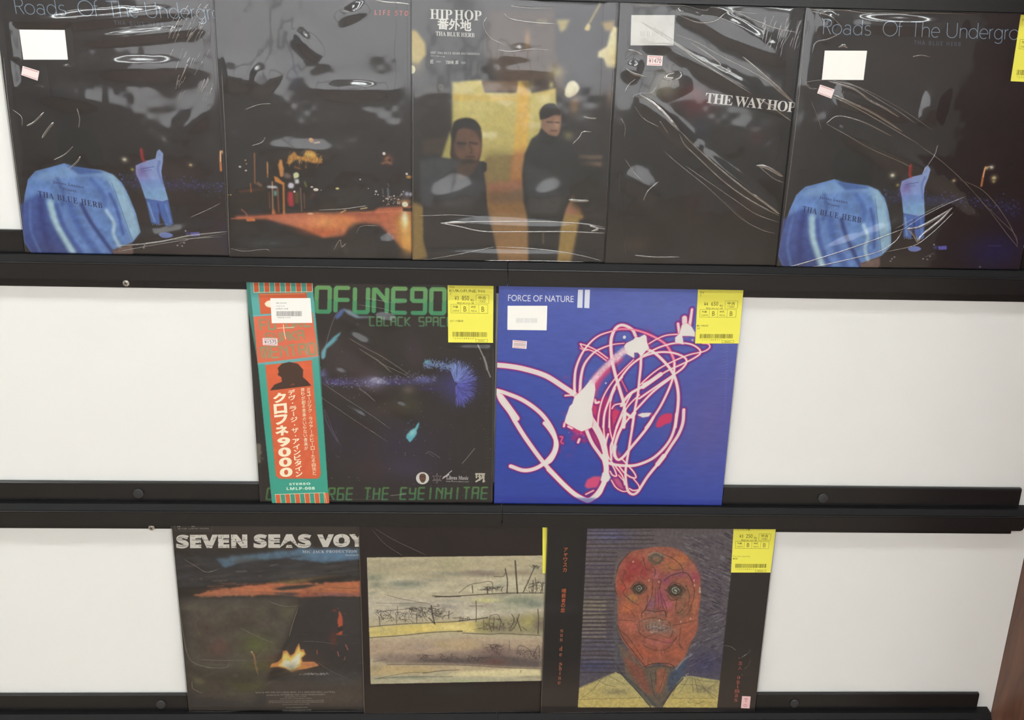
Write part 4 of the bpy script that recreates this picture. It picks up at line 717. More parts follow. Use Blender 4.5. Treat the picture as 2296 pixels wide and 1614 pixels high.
def twigs(a, cx, cy, rx, ry, n, w, col, al, seed):
    rg = random.Random(seed)
    for _ in range(n):
        x, y = cx + rg.uniform(-rx, rx), cy + rg.uniform(-ry, ry); pts = [(x, y)]; an = rg.uniform(-2.6, -.5)
        for k in range(rg.randint(2, 5)):
            an += rg.uniform(-1.1, 1.1); L = rg.uniform(6, ry * .9); x += L * math.cos(an); y += L * math.sin(an) * .8; y = min(max(y, cy - ry * 1.3), cy + ry); pts.append((x, y))
        a.line(pts, w * rg.uniform(.6, 1.4), col, al * rg.uniform(.6, 1), .3, rg.random() < .5)

def art_land():
    a = Art('d', CD, (36, 28, 28)); rg = random.Random(21)
    a.poly([(60, 1340), (1900, 1320), (1900, 1700), (60, 1700)], (44, 36, 33), 1, 10); a.soft((800, 1380), 200, 40, (48, 54, 44), .6); a.noise(.06, 40, 2)  # browner strip at the bottom is a painted-in floor reflection
    q = [(115, 318), (1900, 297), (1880, 1294), (146, 1328)]; im0 = a.im.copy()
    a.poly(q, (172, 160, 132), 1, .8)
    def band(y0, y1, col, al, seed, b=10, x0=100, x1=1700, amp=12):
        r = random.Random(seed); n = 12; xs = [x0 + (x1 - x0) * i / n for i in range(n + 1)]
        a.poly([(x, y0 + r.uniform(-amp, amp)) for x in xs] + [(x, y1 + r.uniform(-amp, amp)) for x in reversed(xs)], col, al, b, tex=.1, texc=50, texax=3)
    band(318, 480, (164, 154, 124), .8, 1); band(480, 620, (178, 168, 140), .9, 2); band(640, 800, (176, 166, 146), .9, 3, 10)
    for i in range(70):
        x, y = rg.uniform(130, 1550), rg.uniform(330, 800); a.soft((x, y), rg.uniform(30, 130), rg.uniform(6, 22), rg.choice([(128, 126, 108), (150, 136, 118), (196, 188, 160), (140, 128, 112), (186, 176, 150), (120, 122, 112)]), rg.uniform(.25, .6), rg.uniform(-.15, .1))
    for i in range(60):
        x, y = rg.uniform(130, 1550), rg.uniform(960, 1310); a.soft((x, y), rg.uniform(40, 160), rg.uniform(5, 16), rg.choice([(150, 130, 110), (180, 156, 124), (126, 110, 102), (190, 170, 130)]), rg.uniform(.25, .5), rg.uniform(-.05, .08))
    band(640, 700, (176, 166, 146), .3, 3); band(960, 1010, (168, 146, 124), .9, 5); band(1000, 1120, (160, 138, 116), .9, 6); band(1170, 1240, (170, 150, 118), .9, 8); band(1230, 1330, (166, 158, 130), .95, 9)
    for c, rx, ry, col, al in (((170, 480), 90, 40, (116, 120, 104), .8), ((430, 530), 150, 30, (112, 116, 104), .9), ((190, 540), 50, 26, (110, 112, 96), .7), ((640, 470), 120, 30, (150, 138, 116), .7), ((330, 380), 90, 26, (144, 132, 112), .6), ((500, 360), 100, 20, (146, 134, 110), .6), ((800, 370), 130, 60, (160, 152, 116), .6), ((1040, 450), 180, 22, (124, 108, 100), .8), ((1000, 430), 120, 16, (100, 84, 84), .5), ((1350, 440), 110, 22, (134, 116, 98), .7),
                               ((880, 540), 100, 24, (150, 142, 118), .6), ((1250, 500), 120, 30, (186, 178, 150), .8), ((1330, 660), 170, 50, (120, 126, 106), .9), ((1440, 690), 90, 40, (112, 118, 106), .9), ((1060, 660), 110, 22, (194, 190, 116), .7), ((1230, 720), 160, 30, (150, 150, 124), .7), ((600, 700), 180, 20, (150, 138, 126), .5), ((960, 770), 90, 40, (206, 196, 172), .7), ((1070, 700), 70, 20, (156, 138, 128), .6), ((760, 710), 60, 20, (130, 122, 118), .6)):
        a.soft(c, rx, ry, col, al)
    a.poly([(132, 876), (400, 858), (700, 835), (1000, 830), (1100, 812), (1180, 900), (1000, 915), (700, 905), (420, 935), (134, 956)], (196, 176, 104), 1, 6, tex=.08); a.soft((560, 890), 150, 26, (214, 188, 104), .8); a.soft((800, 872), 130, 26, (216, 196, 130), .8); a.soft((250, 900), 100, 26, (176, 162, 110), .7); a.soft((1060, 880), 60, 40, (160, 156, 84), .8)
    a.poly([(980, 820), (1100, 790), (1250, 790), (1480, 760), (1530, 780), (1520, 940), (1200, 930), (980, 920)], (132, 124, 92), .8, 12); a.soft((1420, 830), 70, 60, (166, 156, 90), .8); a.soft((1170, 880), 80, 30, (110, 100, 86), .8); a.soft((1480, 850), 50, 60, (96, 84, 84), .7)
    a.poly([(134, 1120), (300, 1090), (640, 1090), (900, 1060), (1520, 1040), (1520, 1190), (1200, 1180), (1000, 1165), (280, 1170)], (124, 106, 98), .8, 10); a.poly([(420, 1150), (640, 1120), (900, 1120), (1150, 1090), (1500, 1140), (1500, 1200), (1100, 1180), (700, 1160)], (86, 76, 74), .9, 8); a.soft((1130, 1060), 120, 60, (106, 84, 80), .7); a.soft((1140, 1150), 90, 30, (104, 70, 62), .8); a.soft((560, 1030), 120, 30, (150, 134, 124), .7); a.soft((900, 1010), 110, 50, (176, 152, 110), .7); a.soft((720, 1010), 80, 40, (170, 150, 104), .5)
    a.poly([(1150, 1215), (1300, 1205), (1500, 1208), (1500, 1262), (1330, 1270), (700, 1262), (900, 1225)], (206, 192, 146), .9, 6); a.poly([(150, 1190), (220, 1180), (700, 1200), (640, 1235), (150, 1270)], (176, 150, 104), .7, 8); a.soft((420, 1275), 240, 16, (128, 132, 116), .8); a.soft((1400, 1268), 70, 12, (120, 110, 88), .6); a.soft((190, 1200), 40, 40, (126, 120, 100), .6)
    a.soft((900, 1300), 200, 16, (150, 158, 120), .7)
    I = (54, 46, 42)
    for p, w in (([(640, 625), (760, 630), (900, 622), (1150, 606), (1300, 602), (1520, 602)], 7), ([(660, 632), (860, 628)], 9), ([(1298, 345), (1306, 470), (1316, 604)], 11), ([(1218, 410), (1236, 500), (1232, 600)], 8), ([(1454, 392), (1410, 490), (1362, 596)], 7), ([(850, 600), (930, 540), (1020, 520), (1110, 514), (1116, 600)], 4), ([(955, 540), (960, 600)], 6), ([(1074, 560), (1078, 606)], 8), ([(1040, 575), (1140, 562)], 5), ([(1130, 470), (1200, 470), (1220, 440)], 4),
                 ([(1440, 500), (1440, 600)], 6), ([(1420, 530), (1500, 520), (1516, 590)], 6), ([(1456, 480), (1470, 560), (1460, 600)], 5), ([(1524, 520), (1500, 600)], 6), ([(1400, 560), (1460, 540), (1500, 545)], 4), ([(134, 872), (260, 860), (450, 846), (700, 836), (860, 826), (1000, 808), (1080, 800)], 6), ([(134, 958), (420, 938), (560, 922), (720, 910), (880, 906)], 6), ([(880, 920), (1100, 930), (1200, 925), (1500, 940)], 5), ([(985, 665), (988, 740), (986, 834)], 5),
                 ([(930, 704), (1040, 706)], 3), ([(628, 700), (640, 770), (655, 845)], 9), ([(610, 800), (660, 850)], 8), ([(210, 750), (340, 738), (500, 724), (540, 745)], 4), ([(620, 712), (690, 705), (676, 690)], 4), ([(770, 745), (768, 806)], 6), ([(280, 620), (400, 650), (520, 672), (620, 690)], 3), ([(190, 682), (400, 684), (560, 680)], 3), ([(800, 800), (870, 802), (960, 815), (1080, 795)], 5), ([(360, 710), (360, 780)], 4), ([(215, 790), (220, 858)], 5), ([(350, 790), (354, 850)], 4), ([(512, 780), (512, 840)], 5),
                 ([(1046, 816), (1046, 876), (1000, 886)], 4), ([(1270, 770), (1290, 820), (1250, 900)], 6), ([(1330, 770), (1300, 860), (1260, 905)], 6), ([(1310, 800), (1330, 860), (1346, 905)], 6), ([(1100, 780), (1160, 776), (1180, 830), (1170, 900)], 4), ([(1100, 780), (1090, 850), (1110, 910)], 4), ([(1130, 790), (1126, 900)], 4), ([(1478, 730), (1484, 800), (1480, 930)], 6), ([(1350, 870), (1390, 900)], 4), ([(280, 1172), (600, 1172), (900, 1178), (1200, 1196), (1500, 1206)], 4),
                 ([(560, 1242), (700, 1222), (850, 1214)], 5), ([(180, 1284), (450, 1270), (800, 1268)], 3), ([(1250, 985), (1254, 1060)], 3), ([(1310, 1090), (1330, 1024), (1390, 1040), (1424, 1080), (1410, 1120)], 4), ([(1440, 1110), (1484, 1020), (1490, 1120)], 4), ([(160, 1150), (280, 1130)], 3), ([(200, 1284), (420, 1240), (600, 1234)], 3)):
        a.line(p, w, I, .85, .6)
    for cx, cy, rx, ry, n, s in ((270, 790, 70, 40, 3, 1), (400, 800, 60, 36, 3, 2), (540, 780, 60, 46, 4, 3), (670, 775, 60, 40, 4, 4), (880, 815, 40, 18, 2, 5), (1070, 575, 40, 18, 3, 6), (1170, 575, 34, 18, 2, 7), (1460, 560, 50, 40, 3, 8), (1464, 398, 22, 14, 3, 9), (1230, 860, 70, 40, 2, 10), (1110, 880, 60, 30, 2, 11), (560, 1120, 50, 20, 3, 12), (780, 1120, 60, 26, 3, 13), (980, 1130, 70, 26, 3, 14), (1140, 1060, 50, 36, 3, 15), (1380, 1100, 60, 34, 2, 16), (1460, 1110, 40, 34, 2, 17), (500, 740, 50, 20, 3, 18), (690, 770, 40, 30, 3, 19)):
        twigs(a, cx, cy, rx, ry, n * 7, 3.2, I, .75, s); scribble(a, cx, cy, rx * .6, ry * .5, 1, 2.5, I, .5, s, 1.2)
    a.line([(1340, 1235), (1342, 1222), (1352, 1220)], 4, I, .7)
    for x in (836, 846, 858, 868): a.line([(x, 902), (x + 4, 912)], 4, I, .8)
    # keep the picture inside its rectangle
    x0, y0, mk = a.pmask(q, .8); full = np.zeros((N, N)); X0, Y0 = max(0, x0), max(0, y0); X1, Y1 = min(N, x0 + mk.shape[1]), min(N, y0 + mk.shape[0]); full[Y0:Y1, X0:X1] = mk[Y0 - y0:Y1 - y0, X0 - x0:X1 - x0]
    a.im = im0 * (1 - full[..., None]) + a.im * full[..., None]; a.im *= (1 - full[..., None] * (fbm(N, 90, 3, 8)[..., None] - .5) * .18) * (1 + .12 * full[..., None])
    return a.image('print_landscape')

def art_face():
    a = Art('a', CA, (40, 34, 34)); rg = random.Random(31)
    a.grad([(0, 0), (420, 0), (420, 1600), (0, 1600)], (30, 29, 32), (58, 49, 45), (200, 1100), (200, 1400), 1, 2); a.grad([(1440, 400), (1950, 400), (1950, 1600), (1440, 1600)], (46, 42, 42), (62, 53, 48), (1600, 1000), (1600, 1400), 1, 2); a.poly([(0, 1505), (1950, 1515), (1950, 1700), (0, 1700)], (30, 26, 28), 1, 3); a.soft((200, 720), 180, 60, (48, 50, 56), .6)  # side strips turn brown low down: floor reflection put into the colour
    q = [(414, 88), (1600, 84), (1450, 1516), (340, 1514)]; im0 = a.im.copy()
    a.grad(q, (96, 86, 90), (86, 80, 92), (800, 100), (800, 1300), 1, 1)
    a.soft((560, 130), 180, 60, (84, 86, 130), .7); a.soft((620, 160), 120, 40, (74, 78, 128), .5); a.soft((450, 700), 160, 120, (120, 110, 94), .6); a.soft((460, 1180), 180, 60, (62, 66, 112), .8); a.soft((1350, 1170), 180, 120, (62, 62, 104), .7); a.soft((1400, 400), 200, 300, (90, 82, 90), .5)
    y = 110
    while y < 1240:       # hatched strokes on the left
        xr = 700 - 60 * math.sin((y - 100) / 1100 * 3.1) + rg.uniform(-40, 40) if y > 260 else 1000 + rg.uniform(-80, 100)
        c = (58, 50, 50) if rg.random() < .8 else (60, 54, 80)
        a.line([(340, y + rg.uniform(-4, 4)), (520, y + rg.uniform(-5, 5)), (xr, y + rg.uniform(-4, 6))], rg.uniform(9, 16), c, .65, 1.4)
        if 640 < y < 940: a.line([(340, y + 18), (560, y + 18)], 12, (164, 148, 118), .6, 2)
        elif rg.random() < .5: a.line([(380, y + 17), (640, y + 17)], 9, rg.choice([(130, 120, 126), (104, 104, 140)]), .5, 2)
        y += 34 if y < 640 or y > 940 else 31
    for i in range(330):  # short strokes on the right
        x = rg.uniform(1180, 1580); yy = rg.uniform(110, 1200); L = rg.uniform(20, 60); sl = .45 if yy < 760 else -.45
        if x < 1330 and 300 < yy < 1000 and x < 1300: continue
        a.line([(x, yy), (x + L, yy + L * sl)], rg.uniform(6, 11), rg.choice([(52, 46, 54), (118, 112, 122), (60, 56, 86), (136, 128, 132), (48, 44, 50)]), .6, 1)
    # shirt
    a.grad([(345, 1360), (640, 1232), (700, 1260), (960, 1514), (336, 1520)], (186, 172, 112), (206, 180, 96), (600, 1260), (500, 1500), 1, 2, tex=.3); a.grad([(1000, 1514), (1170, 1270), (1240, 1262), (1480, 1300), (1460, 1520)], (178, 166, 108), (206, 180, 96), (1250, 1280), (1200, 1500), 1, 2, tex=.3)
    a.soft((640, 1390), 120, 30, (134, 122, 92), .7); a.soft((1350, 1370), 90, 40, (126, 116, 92), .6); a.poly([(340, 1445), (850, 1438), (870, 1514), (336, 1516)], (204, 180, 98), .9, 4); a.poly([(1080, 1450), (1456, 1450), (1452, 1516), (1040, 1516)], (204, 180, 98), .8, 4)
    # neck and collar
    a.poly([(640, 980), (700, 1130), (720, 1250), (950, 1510), (1010, 1510), (1140, 1320), (1180, 1160), (1250, 980), (1100, 1180), (860, 1190)], (106, 92, 80), 1, 3); a.poly([(700, 1100), (860, 1200), (930, 1420), (880, 1400), (740, 1220)], (140, 78, 62), .9, 6); a.poly([(970, 1210), (1040, 1200), (1050, 1280), (1000, 1400), (955, 1400)], (164, 92, 66), .9, 5); a.poly([(1090, 1230), (1240, 1080), (1180, 1260), (1060, 1400), (1060, 1270)], (66, 80, 104), .95, 5); a.poly([(650, 1150), (720, 1280), (920, 1500), (990, 1510), (930, 1450), (740, 1290)], (92, 90, 86), .9, 3)
    a.line([(640, 1160), (700, 1260), (820, 1390), (920, 1510)], 10, (54, 58, 66), .9, 1); a.line([(690, 1250), (850, 1380), (960, 1500)], 5, (60, 60, 60), .8, 1); a.line([(1180, 1280), (1080, 1400), (1010, 1512)], 9, (56, 60, 66), .9, 1); a.line([(1120, 1330), (1000, 1500)], 5, (60, 60, 64), .8, 1)
    # head
    head = [(760, 272), (880, 246), (1000, 232), (1130, 250), (1220, 320), (1290, 410), (1318, 520), (1318, 640), (1300, 780), (1290, 900), (1220, 1040), (1180, 1130), (1110, 1190), (980, 1160), (870, 1190), (780, 1080), (690, 970), (655, 850), (655, 700), (640, 560), (640, 470), (690, 350)]
    a.poly(head, (164, 88, 68), 1, 2, True, tex=.16, texc=30)
    for c, rx, ry, col, al in (((790, 400), 110, 110, (160, 48, 54), .95), ((740, 480), 80, 60, (150, 46, 46), .8), ((880, 440), 50, 70, (170, 50, 58), .8), ((700, 560), 50, 70, (190, 66, 52), .8), ((1080, 400), 110, 60, (176, 108, 62), .9), ((1160, 330), 70, 50, (200, 116, 60), .8), ((1240, 420), 50, 80, (176, 96, 80), .7), ((1270, 480), 50, 60, (170, 62, 84), .9), ((1140, 450), 110, 36, (150, 70, 104), .9), ((1040, 500), 60, 50, (150, 66, 100), .9), ((960, 460), 40, 60, (180, 90, 110), .8),
                               ((1000, 640), 60, 110, (170, 72, 108), .95), ((920, 690), 40, 70, (132, 84, 116), .9), ((1060, 700), 50, 50, (190, 90, 116), .9), ((740, 720), 90, 60, (206, 104, 60), .9), ((780, 640), 50, 50, (180, 126, 62), .9), ((870, 640), 40, 90, (160, 94, 66), .7), ((1180, 620), 70, 110, (140, 98, 74), .9), ((1170, 760), 60, 60, (146, 102, 78), .8), ((1270, 700), 30, 140, (190, 110, 72), .8), ((940, 850), 120, 70, (142, 118, 98), .95), ((1020, 900), 130, 50, (140, 120, 112), .8),
                               ((960, 880), 90, 26, (154, 130, 128), .7), ((960, 1000), 130, 34, (188, 100, 96), .8), ((1060, 990), 50, 26, (196, 92, 104), .8), ((760, 860), 80, 90, (196, 100, 80), .8), ((820, 1060), 90, 80, (180, 86, 58), .8), ((1130, 1080), 80, 70, (190, 94, 64), .8), ((1210, 900), 70, 80, (196, 96, 68), .8), ((1230, 830), 50, 50, (176, 96, 70), .7), ((960, 310), 60, 40, (134, 116, 100), .9), ((900, 1090), 120, 40, (176, 86, 60), .8), ((1060, 580), 40, 30, (160, 64, 90), .5)):
        a.soft(c, rx * .8, ry * .8, col, al)
    K = (62, 52, 46)
    for _ in range(260):
        x, y = rg.uniform(680, 1290), rg.uniform(270, 1150)
        if ((x - 980) / 320) ** 2 + ((y - 640) / 470) ** 2 > 1 - max(0, (y - 800) / 900): continue
        L = rg.uniform(14, 50); an = rg.choice([1.2, 1.5, .3, -.5]); a.line([(x, y), (x + L * math.cos(an), y + L * math.sin(an))], rg.uniform(6, 20), rg.choice([(206, 104, 74), (150, 62, 60), (120, 84, 70), (178, 120, 76), (170, 76, 96), (140, 96, 80), (196, 88, 58)]), rg.uniform(.15, .4), 2)
    # eyes
    for i in range(9):
        x = 830 + i * 26; a.line([(x, 840 + rg.uniform(-10, 10)), (x + rg.uniform(-8, 8), 900 + rg.uniform(-10, 10))], 4, K, .6, .6)
    for _ in range(26): x, y = rg.uniform(830, 1070), rg.uniform(820, 920); a.line([(x, y), (x + rg.uniform(10, 40), y + rg.uniform(-6, 6))], rg.uniform(5, 12), rg.choice([(186, 172, 160), (150, 132, 122), (196, 186, 176), (120, 104, 94)]), .5, 1)
    for _ in range(20): x, y = rg.uniform(860, 1040), rg.uniform(735, 790); a.line([(x, y), (x + rg.uniform(8, 26), y + rg.uniform(-8, 8))], rg.uniform(5, 10), rg.choice([(116, 104, 110), (84, 80, 78), (140, 126, 120)]), .6, 1)
    for cx, cy, rx, ry in ((825, 565, 78, 62), (1118, 580, 92, 76), (1190, 740, 60, 60), (780, 640, 60, 50)): scribble(a, cx, cy, rx, ry, 2, 4, (104, 84, 66), .55, int(cx + cy), 1.4)
    for p in ([(900, 620), (890, 700), (870, 740)], [(975, 560), (985, 660), (980, 740)], [(1000, 600), (1040, 700), (1050, 760)], [(700, 700), (760, 740), (800, 800)], [(1130, 950), (1060, 1040), (960, 1060), (860, 1020)], [(860, 960), (960, 930), (1060, 960)], [(1200, 540), (1230, 620), (1220, 700)], [(860, 400), (840, 460), (880, 500)], [(1060, 400), (1120, 420), (1200, 400)], [(1000, 1050), (1010, 1100)], [(720, 420), (700, 480)]): a.line(p, 5, K, .65, .8)
    for cx, cy, r in ((825, 565, 46), (1118, 580, 56)):
        a.blob((cx, cy), r * 1.25, r * 1.0, (104, 92, 74), .9); a.blob((cx, cy), r * .9, r * .8, (150, 156, 140), .95); scribble(a, cx, cy, r * 1.05, r * .85, 5, 5, K, .85, int(cx), 2); scribble(a, cx, cy, r * .5, r * .45, 4, 4, (190, 196, 180), .8, int(cx) + 3, 1); scribble(a, cx, cy, r * .4, r * .35, 3, 5, (40, 44, 40), .9, int(cx) + 5, 1)
        a.line([(cx - r * 1.4, cy), (cx - r * .5, cy - r), (cx + r * .6, cy - r * .9), (cx + r * 1.4, cy)], 6, K, .8, 1); a.line([(cx - r * 1.4, cy), (cx - r * .4, cy + r), (cx + r * .6, cy + r * .9), (cx + r * 1.4, cy)], 6, K, .7, 1)
    scribble(a, 965, 330, 62, 46, 6, 4, (90, 84, 72), .8, 77, 2); a.blob((968, 340), 22, 20, (130, 104, 70), .9); a.line([(900, 300), (960, 280), (1040, 310)], 12, (150, 144, 128), .7, 2)
    for p, w in (([(690, 500), (720, 560), (700, 600), (760, 660), (820, 700)], 5), ([(930, 560), (940, 500), (1000, 500), (990, 560)], 5), ([(940, 540), (925, 640), (880, 730), (850, 760), (850, 800)], 5), ([(960, 560), (955, 680), (945, 740)], 5), ([(990, 560), (1010, 680), (1030, 740), (1045, 780)], 5), ([(850, 760), (880, 740), (960, 750), (1030, 745), (1045, 790)], 8), ([(820, 840), (880, 810), (950, 800), (1060, 830), (1080, 880)], 5), ([(810, 850), (850, 940), (980, 980), (1080, 1000), (1130, 960)], 5),
                 ([(660, 820), (740, 820), (800, 830)], 4), ([(1100, 860), (1200, 840), (1280, 820)], 5), ([(940, 390), (960, 430), (948, 470)], 6), ([(1010, 290), (1100, 330), (1160, 380), (1180, 430)], 6), ([(860, 320), (880, 400), (920, 420)], 5), ([(1130, 640), (1120, 740), (1150, 760), (1200, 700)], 5), ([(1250, 500), (1270, 600), (1240, 720), (1210, 780)], 5), ([(1160, 880), (1150, 1000), (1180, 1060)], 4), ([(655, 860), (700, 960), (790, 1080), (880, 1190)], 7), ([(680, 900), (760, 980), (860, 1130)], 5),
                 ([(870, 1190), (940, 1165), (1060, 1165), (1110, 1190)], 8), ([(880, 1200), (1000, 1185), (1110, 1200)], 6), ([(920, 1240), (930, 1330), (950, 1420)], 5), ([(960, 1220), (962, 1330)], 5), ([(1040, 1200), (1000, 1350), (960, 1420)], 4), ([(760, 272), (680, 360), (640, 470), (636, 560), (655, 620)], 6), ([(1100, 900), (1080, 960)], 4), ([(880, 870), (900, 900), (960, 880), (1000, 900), (1060, 880)], 5), ([(1030, 500), (1090, 460), (1200, 440), (1250, 500)], 8), ([(1050, 620), (1090, 660), (1160, 640)], 6)):
        a.line(p, w, K, .75, .6)
    for c in ((1160, 830), (1236, 806), (780, 352), (1268, 540), (1265, 500), (1308, 590), (905, 500), (985, 512), (990, 820)): a.blob(c, 8, 12, (226, 196, 180), .8)
    a.line([(1310, 560), (1318, 600)], 7, (206, 196, 190), .9, 1); a.line([(1120, 1210), (1180, 1140), (1250, 1090)], 12, (170, 172, 176), .7, 3); a.line([(690, 320), (650, 380), (632, 520)], 10, (130, 122, 116), .6, 3); a.line([(650, 640), (640, 900), (650, 1180)], 26, (92, 96, 100), .6, 6)
    for p in ([(350, 1364), (500, 1300), (640, 1240)], [(350, 1450), (640, 1442), (860, 1436)], [(370, 1440), (460, 1370), (540, 1270)], [(490, 1290), (560, 1330), (640, 1350)], [(600, 1270), (720, 1330)], [(1080, 1440), (1250, 1442), (1420, 1440)], [(1250, 1270), (1260, 1400)], [(1270, 1280), (1300, 1400)], [(1160, 1330), (1300, 1340), (1400, 1400)], [(1290, 1280), (1380, 1400), (1440, 1450)], [(1220, 1280), (1150, 1400)], [(1340, 1390), (1460, 1310)], [(1180, 1250), (1280, 1290), (1400, 1310), (1480, 1300)], [(1130, 1330), (1090, 1430)], [(1380, 1390), (1460, 1440)]): a.line(p, 4, (96, 88, 66), .8, .6)
    a.line([(1215, 1462), (1230, 1480), (1260, 1470), (1300, 1482), (1340, 1468), (1400, 1474)], 5, (130, 112, 66), .9); a.line([(1240, 1450), (1290, 1465)], 4, (130, 112, 66), .8); a.line([(1225, 1240), (1200, 1260), (1240, 1270)], 6, (190, 190, 190), .6, 2)
    x0, y0, mk = a.pmask(q, .8); full = np.zeros((N, N)); X0, Y0 = max(0, x0), max(0, y0); X1, Y1 = min(N, x0 + mk.shape[1]), min(N, y0 + mk.shape[0]); full[Y0:Y1, X0:X1] = mk[Y0 - y0:Y1 - y0, X0 - x0:X1 - x0]
    a.im = im0 * (1 - full[..., None]) + a.im * full[..., None]; a.im *= (1 - full[..., None] * (fbm(N, 110, 3, 18)[..., None] - .5) * .3); lum = a.im.mean(2, keepdims=True); a.im = a.im * .9 + lum * .1
    return a.image('print_face')

import time
_t = time.time()
IMG = {'r5': art_stage(), 'r2': art_street(), 'r3': art_duo(), 'r4': art_dark(), 'k': art_space(), 'f': art_trails(), 's': art_fire(), 'd': art_land(), 'a': art_face()}
IMG['r1'] = IMG['r5']
print('ART TIME', time.time() - _t)


# ---------------------------------------------------------------- lettering
def mserif(t): return ''.join(chr(0x1D400 + ord(c) - 65) if 'A' <= c <= 'Z' else chr(0x1D41A + ord(c) - 97) if 'a' <= c <= 'z' else chr(0x1D7CE + ord(c) - 48) if '0' <= c <= '9' else c for c in t)
def msans(t): return ''.join(chr(0x1D5D4 + ord(c) - 65) if 'A' <= c <= 'Z' else chr(0x1D5EE + ord(c) - 97) if 'a' <= c <= 'z' else chr(0x1D7EC + ord(c) - 48) if '0' <= c <= '9' else c for c in t)
_inks = {}
def ink(c):
    if c not in _inks: _inks[c] = mat('ink_%02x%02x%02x' % tuple(c), c, 0.4)
    return _inks[c]
_glyph = {}
def glyphs(body, off=0.0, spacing=1.0, res=3, line=1.0, align='LEFT', word=1.0):
    key = (body, off, spacing, res, line, align, word)
    if key in _glyph: return _glyph[key]
    cu = bpy.data.curves.new('t', 'FONT'); cu.body = body; cu.size = 1; cu.resolution_u = res; cu.offset = off
    cu.space_character = spacing; cu.space_line = line; cu.align_x = align; cu.space_word = word; cu.fill_mode = 'FRONT' if hasattr(cu, 'fill_mode') else cu.fill_mode
    o = bpy.data.objects.new('t', cu); COL.objects.link(o); dg = bpy.context.evaluated_depsgraph_get(); dg.update()
    me = bpy.data.meshes.new_from_object(o.evaluated_get(dg)); v = np.array([x.co[:2] for x in me.vertices]); f = [tuple(p.vertices) for p in me.polygons]
    bpy.data.objects.remove(o); bpy.data.curves.remove(cu); bpy.data.meshes.remove(me)
    lo, hi = v.min(0), v.max(0); v = (v - lo) / np.maximum(hi - lo, 1e-6); _glyph[key] = (v, f); return v, f
LIFT = {}
class Print:
    """collects flat inked shapes for one part of a record; positions given in a crop frame of the photograph"""
    def __init__(s, key, crop, n): s.r, s.c, s.n = RECS[key], crop, n; s.v = []; s.f = []
    def _add(s, pts, faces):
        p = np.asarray(pts, float) / s.c[2] + np.array(s.c[:2]); uv = s.r.loc(p, s.n); b = len(s.v)
        s.v += [(u * MM, v * MM, s.n * MM) for u, v in uv]; s.f += [tuple(b + i for i in f) for f in faces]
    def text(s, body, tl, tr, bl, **kw):
        """ink box of the text laid on the parallelogram top-left, top-right, bottom-left"""
        g, f = glyphs(body, **kw); tl, tr, bl = map(np.array, (tl, tr, bl))
        s._add(tl + g[:, :1] * (tr - tl) + (1 - g[:, 1:]) * (bl - tl), f); return s
    def quad(s, *pts): s._add(pts, [tuple(range(len(pts)))]); return s
    def seg(s, a, b, w):
        a, b = np.array(a, float), np.array(b, float); d = b - a; nrm = np.array([-d[1], d[0]]) / (np.linalg.norm(d) + 1e-9) * w / 2
        return s.quad(a - nrm, b - nrm, b + nrm, a + nrm)
    def frame(s, pts, w):
        for i in range(len(pts)): s.seg(pts[i], pts[(i + 1) % len(pts)], w)
        return s
    def build(s, name, col, parent, mx=None, dz=0.0):
        me = bpy.data.meshes.new(name); me.from_pydata([(a, b, c + dz * MM) for a, b, c in s.v], [], s.f); me.update()
        bm = bmesh.new(); bm.from_mesh(me); bmesh.ops.recalc_face_normals(bm, faces=bm.faces[:])
        for f in bm.faces:
            if f.normal.z < 0: f.normal_flip()
        bm.to_mesh(me); bm.free(); me.materials.append(ink(tuple(col)) if not hasattr(col, 'node_tree') else col)
        o = bpy.data.objects.new(name, me); COL.objects.link(o); o.parent = parent; return o

# ---------------------------------------------------------------- sleeves
M_EDGE = mat('sleeve_edge_dark', (52, 48, 46), 0.6); M_EDGEB = mat('sleeve_edge_blue', (56, 70, 150), 0.5)
M_PAPER = mat('sticker_white', (240, 236, 230), 0.5); M_YEL = mat('label_yellow', (238, 229, 88), 0.5); M_TAG = mat('price_tag_pale', (232, 214, 212), 0.5)
FILM = {'heavy': film('film_heavy', 0.07, 1.7, 1.55), 'medium': film('film_medium', 0.08, 1.6, 1.52), 'light': film('film_light', 0.12, 0.8, 1.45), 'fold': film('film_fold', 0.10, 5.0, 1.55), 'foldsoft': film('film_fold_soft', 0.22, 2.0, 1.5)}

def jacket(key, parent, edge=M_EDGE):
    r = RECS[key]; w, h, t = r.w * MM, r.h * MM, r.t * MM; b = 0.5 * MM
    # box with softened front edge, printed face in front
    ring = lambda x, z: [(x, x, z), (w - x, x, z), (w - x, h - x, z), (x, h - x, z)]
    v = ring(b, 0) + ring(0, b) + ring(0, t - b) + ring(b * .6, t); f = []; 
    for k in range(3):
        for i in range(4): f.append((4 * k + i, 4 * k + (i + 1) % 4, 4 * (k + 1) + (i + 1) % 4, 4 * (k + 1) + i))
    f += [(3, 2, 1, 0), (12, 13, 14, 15)]; v = [(a, c, z) for a, c, z in v]
    uv = []
    for fc in f:
        for i in fc: uv.append((v[i][0] / w, v[i][1] / h))
    mt = print_mat('cover_' + key, IMG[key], 0.32); o = mesh_obj('jacket', v, f, [mt, edge], parent, uvs=uv)
    for i, p in enumerate(o.data.polygons): p.material_index = 0 if i == len(f) - 1 or 8 <= i < 12 else 1
    return o, mt

